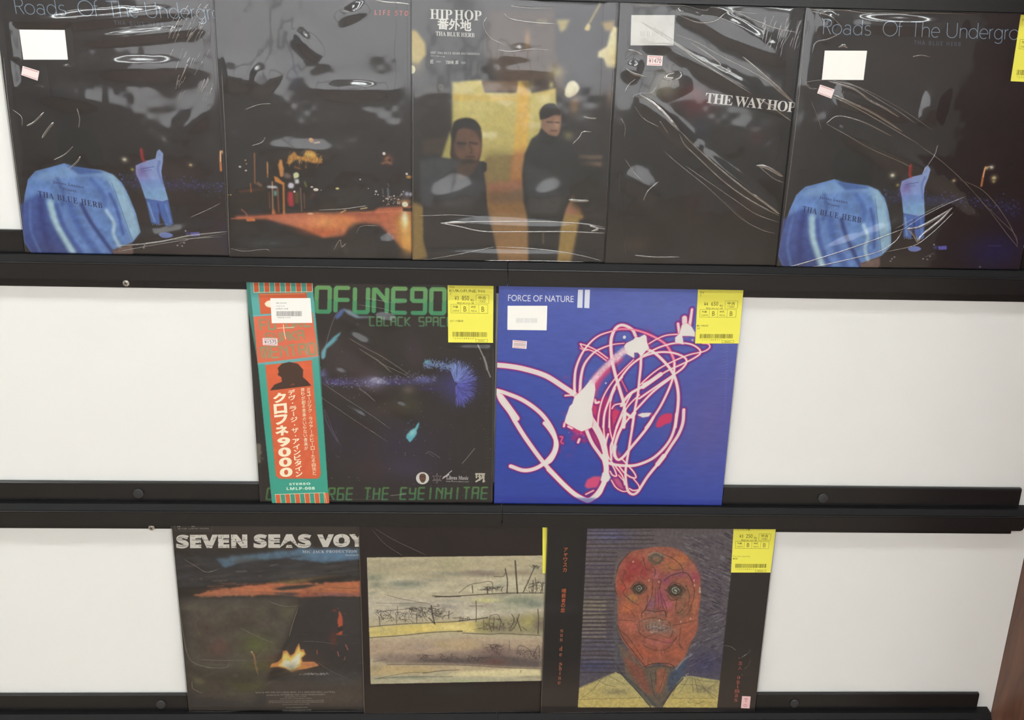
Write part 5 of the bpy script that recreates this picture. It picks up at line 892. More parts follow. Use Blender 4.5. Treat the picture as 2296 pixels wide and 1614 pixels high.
def sheet(name, key, crop, px, material, parent, n, th=0.25, bow=0.0, k=1):
    """a paper piece with real thickness lying at height n; corners measured in the photograph, tl tr br bl"""
    r = RECS[key]; p = np.asarray(px, float) / crop[2] + np.array(crop[:2]); uv = r.loc(p, n)
    tl, tr, br, bl = uv; m = 6; v = []; 
    for j in range(m + 1):
        for i in range(m + 1):
            s, q = i / m, j / m; c = (bl * (1 - s) + br * s) * (1 - q) + (tl * (1 - s) + tr * s) * q
            v.append((c[0] * MM, c[1] * MM, (n + bow * math.sin(math.pi * s) * (0.4 + .6 * q)) * MM))
    K = len(v); v += [(a, b, c - th * MM) for a, b, c in v]; f = []
    for j in range(m):
        for i in range(m):
            a = j * (m + 1) + i; f.append((a, a + 1, a + m + 2, a + m + 1)); f.append((K + a + m + 1, K + a + m + 2, K + a + 1, K + a))
    B = [i for i in range(m + 1)] + [(j + 1) * (m + 1) - 1 for j in range(1, m + 1)] + [m * (m + 1) + i for i in range(m - 1, -1, -1)] + [j * (m + 1) for j in range(m - 1, 0, -1)]
    for i in range(len(B)): a, b = B[i], B[(i + 1) % len(B)]; f.append((a, K + a, K + b, b))
    uvs = [(v[i][0] / (r.w * MM), v[i][1] / (r.h * MM)) for fc in f for i in fc]
    return mesh_obj(name, v, f, material, parent, uvs=uvs)

def obj_film(key, parent, kind, amp, seed, waves=(), ridges=(), flats=(), flat_from=1.0, margin=1.2, G=150, top=2.0):
    """the clear bag: a crumpled sheet just proud of the jacket, turned back round its edges"""
    r = RECS[key]; W, H = r.w + 2 * margin, r.h + margin + top
    xs = np.linspace(-margin, r.w + margin, G); ys = np.linspace(-0.15, r.h + top, G); X, Y = np.meshgrid(xs, ys)
    h = (fbm(G, 2.2, 3, seed) - .25) * amp + (fbm(G, 5, 4, seed + 9) - .4) * amp * .6
    for (px, py), (qx, qy), wd, hh in waves:            # long soft swells between two measured points
        a, b = r.loc([[px, py], [qx, qy]]); d = b - a; L = d @ d; t = np.clip(((X - a[0]) * d[0] + (Y - a[1]) * d[1]) / L, 0, 1)
        dist = np.hypot(X - a[0] - t * d[0], Y - a[1] - t * d[1]); h = np.maximum(h, h + hh * np.exp(-(dist / wd) ** 2) * np.sin(np.pi * np.clip(t, .06, .94)))
    ed = np.minimum(np.minimum((X + margin) / 10, (r.w + margin - X) / 10), np.minimum((Y + .15) / 10, (r.h + top - Y) / 10)); h = h * np.clip(ed, 0, 1) ** .7
    h = np.clip(h, 0.0, 3.2)
    for (x0, y0, x1, y1) in flats:
        d = np.maximum(np.maximum(x0 - X, X - x1), np.maximum(y0 - Y, Y - y1)); h = h * np.clip((d + 1) / 8, 0, 1)
    if flat_from < 1: h = h * np.clip((flat_from * r.w - X) / 12, 0, 1)
    z = r.t + .35 + h
    v = np.stack([X.ravel() * MM, Y.ravel() * MM, z.ravel() * MM], 1); idx = np.arange(G * G).reshape(G, G)
    f = np.stack([idx[:-1, :-1].ravel(), idx[:-1, 1:].ravel(), idx[1:, 1:].ravel(), idx[1:, :-1].ravel()], 1)
    B = list(idx[0, :]) + list(idx[1:, -1]) + list(idx[-1, -2::-1]) + list(idx[-2:0:-1, 0]); nb = len(B); base = len(v)
    v = np.vstack([v, [(v[i][0], v[i][1], 0.3 * MM) for i in B]]); side = [(B[(i + 1) % nb], B[i], base + i, base + (i + 1) % nb) for i in range(nb)]
    o = mesh_obj('plastic_sleeve', v, [tuple(q) for q in f] + side, FILM[kind], parent, smooth=True)
    return o, (xs, ys, z)

def height_at(field, uv):
    xs, ys, z = field; i = np.clip(np.searchsorted(xs, uv[:, 0]), 0, len(xs) - 1); j = np.clip(np.searchsorted(ys, uv[:, 1]), 0, len(ys) - 1); return z[j, i]

def folds(key, parent, field, lines, kind='fold', name='sleeve_fold'):
    """sharp creases in the film: raised half-round ridges that taper at both ends"""
    r = RECS[key]; V = []; F = []; S = 6
    for crop, pts, wd, *rest in lines:
        p = np.asarray(pts, float) / crop[2] + np.array(crop[:2]); uv = catmull(r.loc(p, r.t + 1), 7); n = len(uv); mg = wd / 2 / (crop[2] * 1.72) + .3; uv[:, 0] = np.clip(uv[:, 0], mg, r.w - mg); uv[:, 1] = np.clip(uv[:, 1], mg, r.h - mg)
        seg = np.gradient(uv, axis=0); seg /= (np.linalg.norm(seg, axis=1)[:, None] + 1e-9); nr = np.stack([-seg[:, 1], seg[:, 0]], 1); zz = height_at(field, uv)
        ends = rest[0] if rest else (0.15, 0.15); base = len(V)
        for i in range(n):
            s = i / (n - 1); k = min(1, (s + ends[0] * .3) / max(ends[0], 1e-3)) * min(1, (1 - s + ends[1] * .3) / max(ends[1], 1e-3)); R = wd / 2 / (crop[2] * 1.72) * k
            for j in range(S + 1):
                t = math.pi * j / S; c = uv[i] + nr[i] * math.cos(t) * R; V.append((c[0] * MM, c[1] * MM, (zz[i] - .05 + min(R * .7, 1.2) * math.sin(t)) * MM))
        for i in range(n - 1):
            for j in range(S): a = base + i * (S + 1) + j; F.append((a, a + S + 1, a + S + 2, a + 1))
    o = mesh_obj(name, V, F, FILM[kind], parent, smooth=True); o['kind'] = 'stuff'; return o

def record(key, label, group):
    e = empty('record_sleeve', RECS[key].M); tag(e, label, 'record', group); return e

def barcode(P, x0, x1, y0, y1, seed, sh=(0, 0)):
    rg = random.Random(seed); x = x0
    while x < x1:
        w = rg.choice((1.2, 1.2, 2.2, 3.4)) * (x1 - x0) / 230; 
        P.quad((x + sh[0], y0 + sh[1] * (x - x0)), (x + w + sh[0], y0 + sh[1] * (x - x0)), (x + w, y1 + sh[1] * (x - x0)), (x, y1 + sh[1] * (x - x0))); x += w + rg.choice((1.2, 2.0, 2.8)) * (x1 - x0) / 230

def yellow_label(key, parent, q, price, tax, lines, n, seed, under=None):
    """used-record price label; q = corners tl tr br bl in the photograph; print laid out in label coordinates 0..100 x 0..125"""
    FULL = (0, 0, 1)
    s = sheet('price_label', key, FULL, q, M_YEL, parent, n); q = [np.array(c, float) for c in q]
    def L(x, y): x /= 100; y /= 125; return (q[0] * (1 - x) + q[1] * x) * (1 - y) + (q[3] * (1 - x) + q[2] * x) * y
    P = Print(key, FULL, n)
    def tx(b, x, y, w, h, **kw): P.text(b, L(x, y), L(x + w, y), L(x, y + h), **kw)
    def fr(x0, y0, x1, y1): P.frame([L(x0, y0), L(x1, y0), L(x1, y1), L(x0, y1)], .55)
    if price:
        tx('¥' + price[0], 15, 29, 9, 8.5); tx(price[1:], 31, 28, 15.5, 9.5)
        tx('税込', 50, 34.5, 8, 5, off=.01, res=1); tx('税抜¥' + tax + ' 税', 20, 41.5, 38, 3.6, off=.01, res=1)
        fr(62, 26, 90, 43); tx('中古', 67, 28, 17, 7, off=.015, res=1); tx('USED', 67.5, 36.5, 16, 5, res=1)
        fr(7, 46, 88, 64); [P.seg(L(x, 46), L(x, 64), .5) for x in (28, 46.5, 68)]
        tx('外装', 11, 49, 11.5, 5, off=.02, res=1); tx('SLEEVE', 10, 57.5, 15, 3.6, res=1); tx('B', 34.5, 50, 6.2, 10.5); tx('盤質', 51, 49, 11.5, 5, off=.03, res=1); tx('MEDIA', 51, 57.5, 13, 3.6, res=1); tx('B', 74, 50, 6.2, 10.5)
    for b, x, y, w, h in lines: tx(b, x, y, w, h, res=1, off=.004)
    rg = random.Random(seed); x = 10
    while price and x < 86:
        w = rg.choice((.5, .5, .9, 1.3)); P.quad(L(x, 103), L(x + w, 103), L(x + w, 113), L(x, 113)); x += w + rg.choice((.5, .8, 1.1))
    if price:
        tx('*200148%d*' % (800 + seed), 11, 115, 50, 3, spacing=1.6, res=1); fr(61, 118, 88, 123.5); tx('¥' + price, 67, 119, 14, 3.6, res=1)
    P.build('label_print', (98, 88, 20), s, dz=.05); return s

def white_sticker(key, parent, crop, q, n):
    return sheet('barcode_sticker', key, crop, q, M_PAPER, parent, n)

def small_tag(key, parent, crop, q, n, text=None, col=(110, 70, 72)):
    s = sheet('price_tag', key, crop, q, M_TAG, parent, n); P = Print(key, crop, n); q = [np.array(c, float) for c in q]
    L = lambda x, y: (q[0] * (1 - x) + q[1] * x) * (1 - y) + (q[3] * (1 - x) + q[2] * x) * y
    P.seg(L(.08, .13), L(.92, .13), (q[3] - q[0])[1] * .07); P.seg(L(.08, .88), L(.92, .88), (q[3] - q[0])[1] * .05); P.build('tag_lines', (190, 110, 112), s, dz=.04)
    if text: Print(key, crop, n).text(text, L(.1, .25), L(.92, .25), L(.1, .76)).build('tag_price', col, s, dz=.05)
    return s

GT = 'dark record sleeves overlapping along the top rail'; GM = 'record sleeves on the middle rail'; GB = 'record sleeves on the lowest rail'
FULL = (0, 0, 1)
def uvbox(key, crop, q, pad=2):
    p = np.asarray(q, float) / crop[2] + np.array(crop[:2]); uv = RECS[key].loc(p); return (uv[:, 0].min() - pad, uv[:, 1].min() - pad, uv[:, 0].max() + pad, uv[:, 1].max() + pad)

def arc(cx, cy, rx, ry, a0, a1, n=12): return [(cx + rx * math.cos(math.radians(a)), cy + ry * math.sin(math.radians(a))) for a in np.linspace(a0, a1, n)]
def thin_title(P, w):
    # hairline letters drawn as strokes; x in pixels, y in pixels above the baseline
    H, X = 84, 56
    G = {'R': [[(4, 0), (4, H), (26, H)], arc(26, H - 21, 21, 21, 90, -90), [(26, H - 42), (4, H - 42)], [(24, H - 42), (46, 0)]], 'o': [arc(27, X / 2, 26, X / 2, 0, 360, 22)],
         'a': [arc(24, 17, 20, 17, 0, 360, 18), [(44, 0), (44, 38)], arc(26, 38, 18, 18, 0, 150, 9)], 'd': [arc(26, X / 2, 24, X / 2, 0, 360, 20), [(50, 0), (50, H + 4)]],
         's': [arc(19, X - 15, 16, 15, 40, 225, 10) + arc(19, 14, 17, 14, 60, -150, 10)], 'O': [arc(42, H / 2, 40, H / 2, 0, 360, 28)], 'f': [[(10, 0), (10, H - 14)] + arc(24, H - 14, 14, 16, 180, 80, 6), [(0, X), (24, X)]],
         'T': [[(0, H), (60, H)], [(30, 0), (30, H)]], 'h': [[(4, 0), (4, H + 4)], arc(24, X - 20, 20, 20, 180, 0, 10) + [(44, 0)]], 'e': [[(2, X / 2), (48, X / 2)] + arc(25, X / 2, 23, X / 2, 0, 310, 20)],
         'U': [[(4, H), (4, 28)] + arc(32, 28, 28, 28, 180, 360, 12) + [(60, H)]], 'n': [[(4, 0), (4, X)], arc(23, X - 19, 19, 19, 180, 0, 10) + [(42, 0)]], 'r': [[(4, 0), (4, X)], arc(24, X - 20, 20, 20, 180, 95, 6)],
         'g': [arc(24, X / 2, 22, X / 2, 0, 360, 20), [(46, X), (46, -8)] + arc(25, -8, 21, 16, 0, -150, 9)]}
    for word, x0, adv in (('Roads', 294, (53, 60, 58, 64, 40)), ('Of', 632, (84, 26)), ('The', 788, (64, 54, 50)), ('Undergro', 992, (74, 52, 61, 54, 29, 57, 29, 54))):
        x = x0
        for ch, ad in zip(word, adv):
            for st in G[ch]:
                q = [((x + px) - py * -.07 - 6, 192 + (x + px - 290) * .0295 - py) for px, py in st]
                for i in range(len(q) - 1): P.seg(q[i], q[i + 1], w)
            x += ad

# the concert title is measured on the right-hand copy and printed on both copies
def stage_print(key, jk):
    P = Print('r5', C5, RECS['r5'].t + .06); thin_title(P, 3.8); P.build('title_lettering', (158, 182, 204), jk)
    Print('r5', C5, RECS['r5'].t + .06).text(msans('THA BLUE HERB'), (806, 228), (1070, 238), (805, 252), spacing=1.3, word=1.4).build('artist_lettering', (78, 82, 98), jk)
    Print('r5', C5, RECS['r5'].t + .06).text(mserif('THA BLUE HERB'), (178, 1163), (508, 1228), (174, 1196), spacing=1.15, word=1.2).build('shirt_lettering', (44, 56, 104), jk)
    Print('r5', C5, RECS['r5'].t + .06).text('James Lesson', (272, 1106), (430, 1136), (270, 1126), spacing=1.1, off=.008).text('Project', (318, 1146), (385, 1158), (316, 1164), off=.008).build('shirt_small_lettering', (52, 66, 120), jk)

# ---- r1
r = record('r1', 'stage sleeve with light blue shirts, leftmost on the top rail', GT)
jk, _ = jacket('r1', r); stage_print('r1', jk)
ws = [(107, 165), (360, 167), (378, 332), (130, 332)]; tg = [(126, 367), (219, 396), (209, 449), (118, 417)]
fl = [uvbox('r1', C1, ws), uvbox('r1', C1, tg)]; n = RECS['r1'].t
bag, fd = obj_film('r1', r, 'heavy', 2.4, 21, waves=[((0, 60), (470, 20), 9, 2.2), ((150, 95), (480, 60), 7, 2.0), ((170, 150), (470, 150), 12, 2.4), ((60, 200), (240, 230), 14, 1.6), ((180, 560), (500, 510), 12, 1.2), ((380, 330), (500, 200), 16, 1.5)], flats=fl, flat_from=.78, top=2.0)
rg = random.Random(1); cr = []
for i in range(34):
    x, y = rg.uniform(960, 1170), rg.uniform(20, 190) ; 
    if x + y < 1000: continue
    cr.append((C1, [(x, y), (x - 14, y + 22), (x - 26, y + 52)][: 3], rg.uniform(2.5, 5)))
for i in range(30):
    x, y = rg.uniform(960, 1190), rg.uniform(270, 520); cr.append((C1, [(x, y), (x - 8, y + 16), (x - 18, y + rg.uniform(34, 60))], rg.uniform(2, 4.5)))
cr += [(C1, [(1140, 440), (1125, 480), (1112, 514)], 6), (C1, [(1160, 430), (1142, 475), (1122, 512)], 6), (C1, [(1168, 165), (1160, 190)], 8), (C1, [(640, 1370), (860, 1350), (1060, 1310), (1262, 1290)], 8), (C1, [(660, 1400), (860, 1362), (1060, 1330), (1262, 1300)], 3), (C1, [(800, 1352), (1000, 1330), (1240, 1318)], 3),
       (C1, [(235, 768), (270, 715), (300, 680)], 12), (C1, [(150, 700), (190, 680), (245, 625)], 9), (C1, [(300, 890), (360, 860), (408, 815)], 5), (C1, [(70, 610), (120, 650), (125, 700)], 4), (C1, [(20, 320), (60, 700), (130, 1250)], 3), (C1, [(1060, 1210), (1150, 1170), (1230, 1130)], 3), (C1, [(380, 945), (430, 900), (450, 870)], 9), (C1, [(430, 600), (445, 660), (440, 710)], 6)]
folds('r1', r, fd, cr)
white_sticker('r1', r, C1, ws, n + .75); small_tag('r1', r, C1, tg, n + .75)

# ---- r2
r = record('r2', 'night street sleeve with orange road and small red lettering, top rail', GT)
jk, _ = jacket('r2', r); n = RECS['r2'].t
Print('r2', C2, n + .06).text(msans('LIFE STO'), (938, 57), (1134, 63), (936, 87), spacing=1.55, word=.9).build('title_lettering', (208, 74, 68), jk)
bag, fd = obj_film('r2', r, 'heavy', 2.6, 33, waves=[((560, 150), (620, 200), 18, 2.6), ((700, 200), (880, 200), 9, 2.4), ((480, 150), (560, 190), 16, 2.0), ((780, 10), (800, 50), 14, 2.2), ((660, 60), (720, 140), 10, 2.0), ((500, 560), (700, 560), 12, 1.4), ((840, 540), (900, 560), 16, 1.6), ((590, 330), (760, 340), 9, 1.1)], flat_from=.70)
folds('r2', r, fd, [(C2, [(945, 2), (1010, 14), (1080, 18), (1150, 28)], 10), (C2, [(100, 1450), (180, 1464), (300, 1452), (330, 1470)], 4), (C2, [(700, 1455), (735, 1400), (745, 1440), (770, 1420)], 5), (C2, [(180, 640), (260, 610), (330, 604)], 4), (C2, [(610, 1225), (760, 1218), (890, 1200)], 5), (C2, [(220, 850), (280, 830), (300, 800)], 5), (C2, [(45, 400), (70, 900), (90, 1480)], 4), (C2, [(830, 1360), (860, 1320), (960, 1316)], 3)])

# ---- r3
r = record('r3', 'sleeve with two men before a yellow wall, middle of the top rail', GT)
jk, _ = jacket('r3', r); n = RECS['r3'].t; W_ = (246, 242, 234)
Print('r3', C3, n + .06).text(mserif('HIP HOP'), (168, 52), (468, 62), (168, 111), word=.5).build('title_lettering', W_, jk)
Print('r3', C3, n + .07).text('番外地', (210, 103), (410, 118), (208, 170), off=.028).build('title_characters', W_, jk)
Print('r3', C3, n + .06).text(mserif('THA BLUE HERB'), (201, 183), (427, 193), (201, 208), word=.8).build('artist_lettering', W_, jk)
P = Print('r3', C3, n + .06).text(mserif('1997 THA BLUE HERB RECORDINGS'), (169, 300), (456, 308), (169, 314), word=1.2).text(mserif('www tbhr co jp'), (170, 322), (254, 326), (170, 330))
P.text('番組', (168, 346), (186, 346), (168, 372), off=.03).text(msans('TBHR'), (258, 354), (306, 354), (258, 374), off=.02).text(msans('S'), (316, 353), (334, 353), (314, 374), off=.03); P.build('credit_lettering', (206, 204, 198), jk)
for cx, cy, rx, ry in ((217, 360, 17, 6), (361, 366, 15, 8)): Print('r3', C3, n + .06).quad(*[(cx + rx * math.cos(t), cy + ry * math.sin(t)) for t in np.linspace(0, 6.283, 13)[:-1]]).build('oval_emblem', (120, 118, 118), jk)
bag, fd = obj_film('r3', r, 'heavy', 1.8, 45, waves=[((1110, 120), (1220, 130), 14, 2.6), ((1120, 160), (1230, 160), 8, 1.8), ((930, 470), (1080, 420), 20, 1.8), ((1180, 460), (1280, 420), 18, 1.6), ((960, 500), (1340, 515), 8, 1.6), ((950, 570), (1340, 575), 6, 1.2)], flat_from=.75)
folds('r3', r, fd, [(C3, [(230, 1300), (420, 1294), (650, 1292), (860, 1294), (1060, 1306), (1188, 1328)], 8, (.1, .2)), (C3, [(230, 1302), (340, 1322), (480, 1350), (700, 1352), (960, 1352), (1186, 1362)], 7, (.1, .1)), (C3, [(250, 1300), (320, 1296), (380, 1300)], 16, (.5, .5)), (C3, [(1100, 1318), (1150, 1336), (1110, 1350)], 12), (C3, [(1140, 1330), (1188, 1338)], 22, (.6, .1)),
    (C3, [(130, 1520), (300, 1490), (450, 1460), (545, 1440)], 4), (C3, [(560, 1440), (740, 1450), (900, 1466), (1050, 1492), (1168, 1524)], 7, (.3, .05)), (C3, [(490, 1526), (620, 1522), (900, 1526), (1060, 1534)], 6), (C3, [(500, 98), (480, 150), (520, 220), (600, 260)], 6), (C3, [(600, 80), (640, 110), (760, 130), (900, 140)], 8), (C3, [(640, 34), (760, 46), (900, 44)], 8), (C3, [(560, 290), (640, 300), (760, 286), (860, 292)], 6), (C3, [(1060, 680), (1100, 690), (1140, 692)], 10), (C3, [(1000, 840), (1040, 800), (1060, 770), (1110, 770)], 7), (C3, [(975, 1165), (1040, 1172), (1096, 1172)], 16),
    (C3, [(100, 1260), (300, 1254), (480, 1266)], 3), (C3, [(60, 30), (68, 700), (66, 1510)], 3), (C3, [(1240, 420), (1215, 900), (1190, 1400)], 3)])

# ---- r4
r = record('r4', 'nearly black sleeve with white serif title at right, top rail', GT)
jk, _ = jacket('r4', r); n = RECS['r4'].t
Print('r4', C4, n + .06).text(mserif('THE WAY HOP'), (608, 540), (1136, 598), (600, 600), spacing=.88).build('title_lettering', (246, 240, 234), jk)
ws = [(171, 88), (425, 88), (417, 265), (166, 265)]; tg = [(265, 323), (355, 326), (350, 384), (261, 381)]
white_sticker('r4', r, C4, ws, n + .3).name = 'barcode_sticker'
Print('r4', C4, n + .3).text('||| || |||| ||', (226, 182), (356, 182), (226, 212)).build('faint_barcode', (212, 208, 202), r, dz=.04)
bag, fd = obj_film('r4', r, 'heavy', 2.2, 52, waves=[((1540, 30), (1790, 140), 12, 2.6), ((1450, 80), (1790, 260), 9, 2.0), ((1500, 20), (1700, 80), 9, 2.0), ((1430, 215), (1560, 330), 8, 2.4), ((1560, 330), (1760, 490), 6, 1.8), ((1500, 160), (1520, 220), 16, 2.6), ((1400, 140), (1440, 170), 10, 1.8), ((1400, 380), (1480, 450), 12, 1.6)], flats=[uvbox('r4', C4, tg)], flat_from=.68)
cr = [(C4, [(215, 548), (280, 590), (340, 640), (400, 705), (450, 760)], 26, (.3, .3)), (C4, [(450, 760), (540, 850), (660, 960), (780, 1060), (900, 1150), (1030, 1240)], 9), (C4, [(450, 780), (480, 840), (560, 920), (700, 1050), (820, 1140), (940, 1210), (1035, 1260)], 7), (C4, [(880, 1130), (960, 1190), (1036, 1250)], 14), (C4, [(490, 970), (620, 1060), (780, 1170), (900, 1250), (1036, 1300)], 4), (C4, [(360, 880), (450, 960), (600, 1080), (710, 1180), (820, 1280), (930, 1340), (1015, 1365)], 4), (C4, [(700, 1160), (840, 1290)], 4),
      (C4, [(380, 90), (520, 100), (700, 160), (820, 330), (950, 440), (1040, 520), (1120, 600)][3:], 14), (C4, [(430, 200), (560, 250), (700, 330), (840, 400), (960, 470), (1040, 540), (1115, 600)], 6), (C4, [(230, 130), (360, 210), (480, 290), (620, 370), (740, 420)], 8), (C4, [(300, 160), (420, 240), (560, 330), (660, 380), (690, 374), (640, 330), (520, 250)], 7), (C4, [(290, 250), (420, 260), (540, 340), (700, 440), (870, 545)], 7), (C4, [(910, 570), (1000, 630), (1104, 705)], 9), (C4, [(730, 395), (750, 415), (720, 425)], 9),
      (C4, [(430, 80), (560, 130), (660, 120), (750, 66), (900, 120), (1000, 160), (1140, 190)], 7), (C4, [(200, 14), (330, 30), (470, 30), (600, 60), (640, 40), (760, 60), (900, 80)], 6), (C4, [(900, 965), (960, 975), (1058, 1030)], 20, (.4, .1)), (C4, [(920, 975), (1000, 1040), (1060, 1066)], 5), (C4, [(130, 540), (160, 490), (195, 462)], 4), (C4, [(135, 930), (190, 1010), (240, 1060)], 5), (C4, [(140, 400), (190, 430), (262, 450)], 16, (.5, .5)), (C4, [(150, 290), (200, 300), (246, 330)], 10), (C4, [(150, 352), (212, 346)], 12), (C4, [(335, 705), (360, 740), (385, 778)], 6), (C4, [(180, 600), (186, 560), (230, 544), (290, 540), (320, 500)], 4), (C4, [(190, 1490), (300, 1500), (450, 1500)], 8), (C4, [(240, 1170), (270, 1110), (330, 1060)], 8), (C4, [(190, 620), (240, 690), (330, 740)], 4), (C4, [(110, 690), (135, 740), (130, 800)], 5), (C4, [(104, 1010), (100, 1120)], 5)]
rg = random.Random(2)
for i in range(40): x, y = rg.uniform(950, 1170), rg.uniform(90, 250); cr.append((C4, [(x, y), (x - 10, y + 20), (x - 24, y + rg.uniform(40, 90))], rg.uniform(2, 4.5)))
for i in range(14): x = 170 + i * 8; cr.append((C4, [(x, 14), (x + 14, 26), (x + 30, 44)], 3))
for i in range(22): x, y = rg.uniform(105, 160), rg.uniform(40, 1480); cr.append((C4, [(x, y), (x + rg.uniform(-8, 10), y + rg.uniform(20, 70))], rg.uniform(2, 4)))
folds('r4', r, fd, cr)
small_tag('r4', r, C4, tg, n + .75, '¥1470')

# ---- r5
r = record('r5', 'stage sleeve with light blue shirts and yellow label, rightmost on the top rail', GT)
jk, _ = jacket('r5', r); stage_print('r5', jk); n = RECS['r5'].t
ws = [(301, 286), (540, 287), (520, 452), (284, 451)]; tg = [(275, 478), (356, 506), (338, 557), (258, 527)]; yl = [(2289, 33), (2392, 37), (2372, 187), (2266, 182)]
bag, fd = obj_film('r5', r, 'heavy', 1.6, 64, waves=[((1830, 60), (1880, 50), 12, 2.6), ((1880, 50), (2150, 60), 9, 2.2), ((1800, 190), (2060, 270), 8, 1.8), ((1860, 270), (2180, 430), 13, 2.0), ((2100, 380), (2280, 540), 12, 1.6), ((1780, 590), (2160, 450), 9, 1.6), ((2060, 230), (2130, 240), 18, 1.6)], flats=[uvbox('r5', C5, ws), uvbox('r5', C5, tg), uvbox('r5', FULL, yl)])
folds('r5', r, fd, [(C5, [(186, 466), (250, 456), (320, 450)], 5), (C5, [(186, 468), (220, 500), (262, 502)], 4), (C5, [(190, 465), (220, 490), (268, 505)], 3), (C5, [(320, 458), (400, 480), (480, 510), (560, 570), (640, 610), (720, 660)], 12), (C5, [(330, 450), (480, 490), (620, 570), (720, 630), (812, 695)], 5), (C5, [(390, 452), (560, 520), (740, 620), (910, 735)], 3), (C5, [(342, 530), (450, 580), (560, 630), (660, 690), (740, 742)], 12), (C5, [(345, 545), (480, 610), (640, 700), (830, 812)], 6), (C5, [(310, 695), (380, 656), (520, 690), (680, 770)], 6), (C5, [(310, 700), (420, 760), (560, 840), (720, 910), (780, 940)], 4), (C5, [(1390, 1400), (1380, 1330), (1300, 1250), (1180, 1130)], 3), (C5, [(820, 810), (960, 910), (1100, 1040), (1230, 1190), (1330, 1320), (1395, 1400)], 4), (C5, [(1050, 1010), (1200, 1080), (1330, 1240), (1395, 1380)], 4),
    (C5, [(110, 1508), (300, 1450), (480, 1390), (620, 1340), (740, 1294)], 9, (.05, .1)), (C5, [(230, 1512), (420, 1470), (600, 1425), (680, 1380), (720, 1340), (740, 1296)], 8, (.05, .1)), (C5, [(740, 1296), (860, 1220), (980, 1160), (1094, 1110)], 5), (C5, [(700, 1290), (850, 1210), (1000, 1140)], 3), (C5, [(640, 1425), (800, 1390), (880, 1340), (960, 1270), (1030, 1200)], 5), (C5, [(765, 1292), (800, 1290), (840, 1282), (920, 1240), (1024, 1174)], 17, (.15, .3)), (C5, [(770, 1296), (806, 1330), (826, 1372)], 15, (.3, .3)), (C5, [(826, 1372), (850, 1330), (900, 1290), (960, 1240), (1020, 1178)], 15, (.1, .3)), (C5, [(150, 1512), (180, 1500)], 5),
    (C5, [(216, 44), (400, 54), (560, 72), (900, 72), (1180, 80)], 9, (.05, .1)), (C5, [(220, 60), (330, 90), (400, 150)], 8), (C5, [(230, 300), (250, 240), (320, 220), (390, 190)], 7), (C5, [(380, 268), (410, 255), (432, 270)], 18, (.5, .5)), (C5, [(800, 320), (850, 312), (900, 322)], 8), (C5, [(225, 570), (260, 660), (282, 730)], 4), (C5, [(860, 960), (920, 880), (940, 820)], 5), (C5, [(195, 60), (150, 600), (50, 1400)], 4), (C5, [(215, 120), (200, 200)], 5)] )
white_sticker('r5', r, C5, ws, n + .75); small_tag('r5', r, C5, tg, n + .75)
yellow_label('r5', r, yl, '3300', '3,000', [('TITLE', 4, 8, 12, 4)], n + .8, 3)

# ---- k
r = record('k', 'black sleeve with green segmented letters and red-green paper band', GM)
jk, cov = jacket('k', r); n = RECS['k'].t
P = Print('k', CK, n + .06); P.text(mserif('Libyus Music'), (1383, 1340), (1528, 1342), (1381, 1372)).text('http://www.libyus.com', (1381, 1372), (1530, 1376), (1381, 1381)); P.seg((1355, 1360), (1418, 1306), 5).seg((1362, 1352), (1400, 1330), 10).build('maker_lettering', (226, 222, 224), jk)
P = Print('k', CK, n + .06); circ = lambda cx, cy, rx, ry, k=24: [(cx + rx * math.cos(t), cy + ry * math.sin(t)) for t in np.linspace(0, 2 * math.pi, k + 1)[:-1]]
P.quad(*circ(1225, 1356, 43, 40)).build('round_emblem', (240, 238, 230), jk)
Print('k', CK, n + .12).quad(*[(1206, 1334), (1216, 1326), (1236, 1326), (1246, 1336), (1248, 1356), (1243, 1374), (1232, 1386), (1218, 1384), (1208, 1370), (1203, 1354)]).build('emblem_face', (112, 68, 56), jk)
Print('k', CK, n + .16).seg((1208, 1346), (1244, 1346), 5).seg((1218, 1370), (1236, 1370), 4).build('emblem_features', (40, 26, 24), jk)
star = [(1320 + (34 if i % 2 == 0 else 15) * math.sin(i * math.pi / 6), 1357 - (34 if i % 2 == 0 else 15) * math.cos(i * math.pi / 6)) for i in range(12)]
Print('k', CK, n + .06).frame(star, 3.2).seg((1320, 1340), (1320, 1374), 4).seg((1300, 1366), (1340, 1366), 4).build('star_emblem', (132, 120, 128), jk)
P = Print('k', CK, n + .06)
for s_ in (((1572, 1328), (1636, 1328), 10), ((1580, 1325), (1580, 1356), 9), ((1600, 1330), (1600, 1372), 8), ((1616, 1332), (1634, 1380), 8), ((1574, 1380), (1600, 1364), 10), ((1600, 1354), (1634, 1354), 8), ((1630, 1325), (1624, 1384), 9), ((1588, 1344), (1612, 1344), 6), ((1606, 1366), (1620, 1350), 6)): P.seg(*s_)
P.build('block_emblem', (234, 228, 210), jk)
ob = sheet('paper_band', 'k', CK, [(86, 62), (502, 70), (611, 1523), (236, 1523)], cov, r, n + .5, th=.3)
P = Print('k', CK, n + .5); CR = (240, 226, 196)
def vert(P, s, a, b, size, off=0.0, res=2):
    a, b = np.array(a, float), np.array(b, float); k = len(s); d = (b - a) / k; side = np.array([size, -size * .1])
    for i, ch in enumerate(s):
        if ch in ' ': continue
        c = a + d * i; L = np.linalg.norm(d)
        if ch == '・': P.quad(*[tuple(c + d * .5 + np.array([math.cos(t), math.sin(t)]) * size * .1) for t in np.linspace(0, 6.283, 7)[:-1]]); continue
        if ch == 'ー': P.seg(tuple(c + d * .1), tuple(c + d * .9), size * .13); continue
        m = .04; P.text(ch, tuple(c - side / 2 + d * m), tuple(c + side / 2 + d * m), tuple(c - side / 2 + d * (1 - m)), off=off, res=res)
    return P
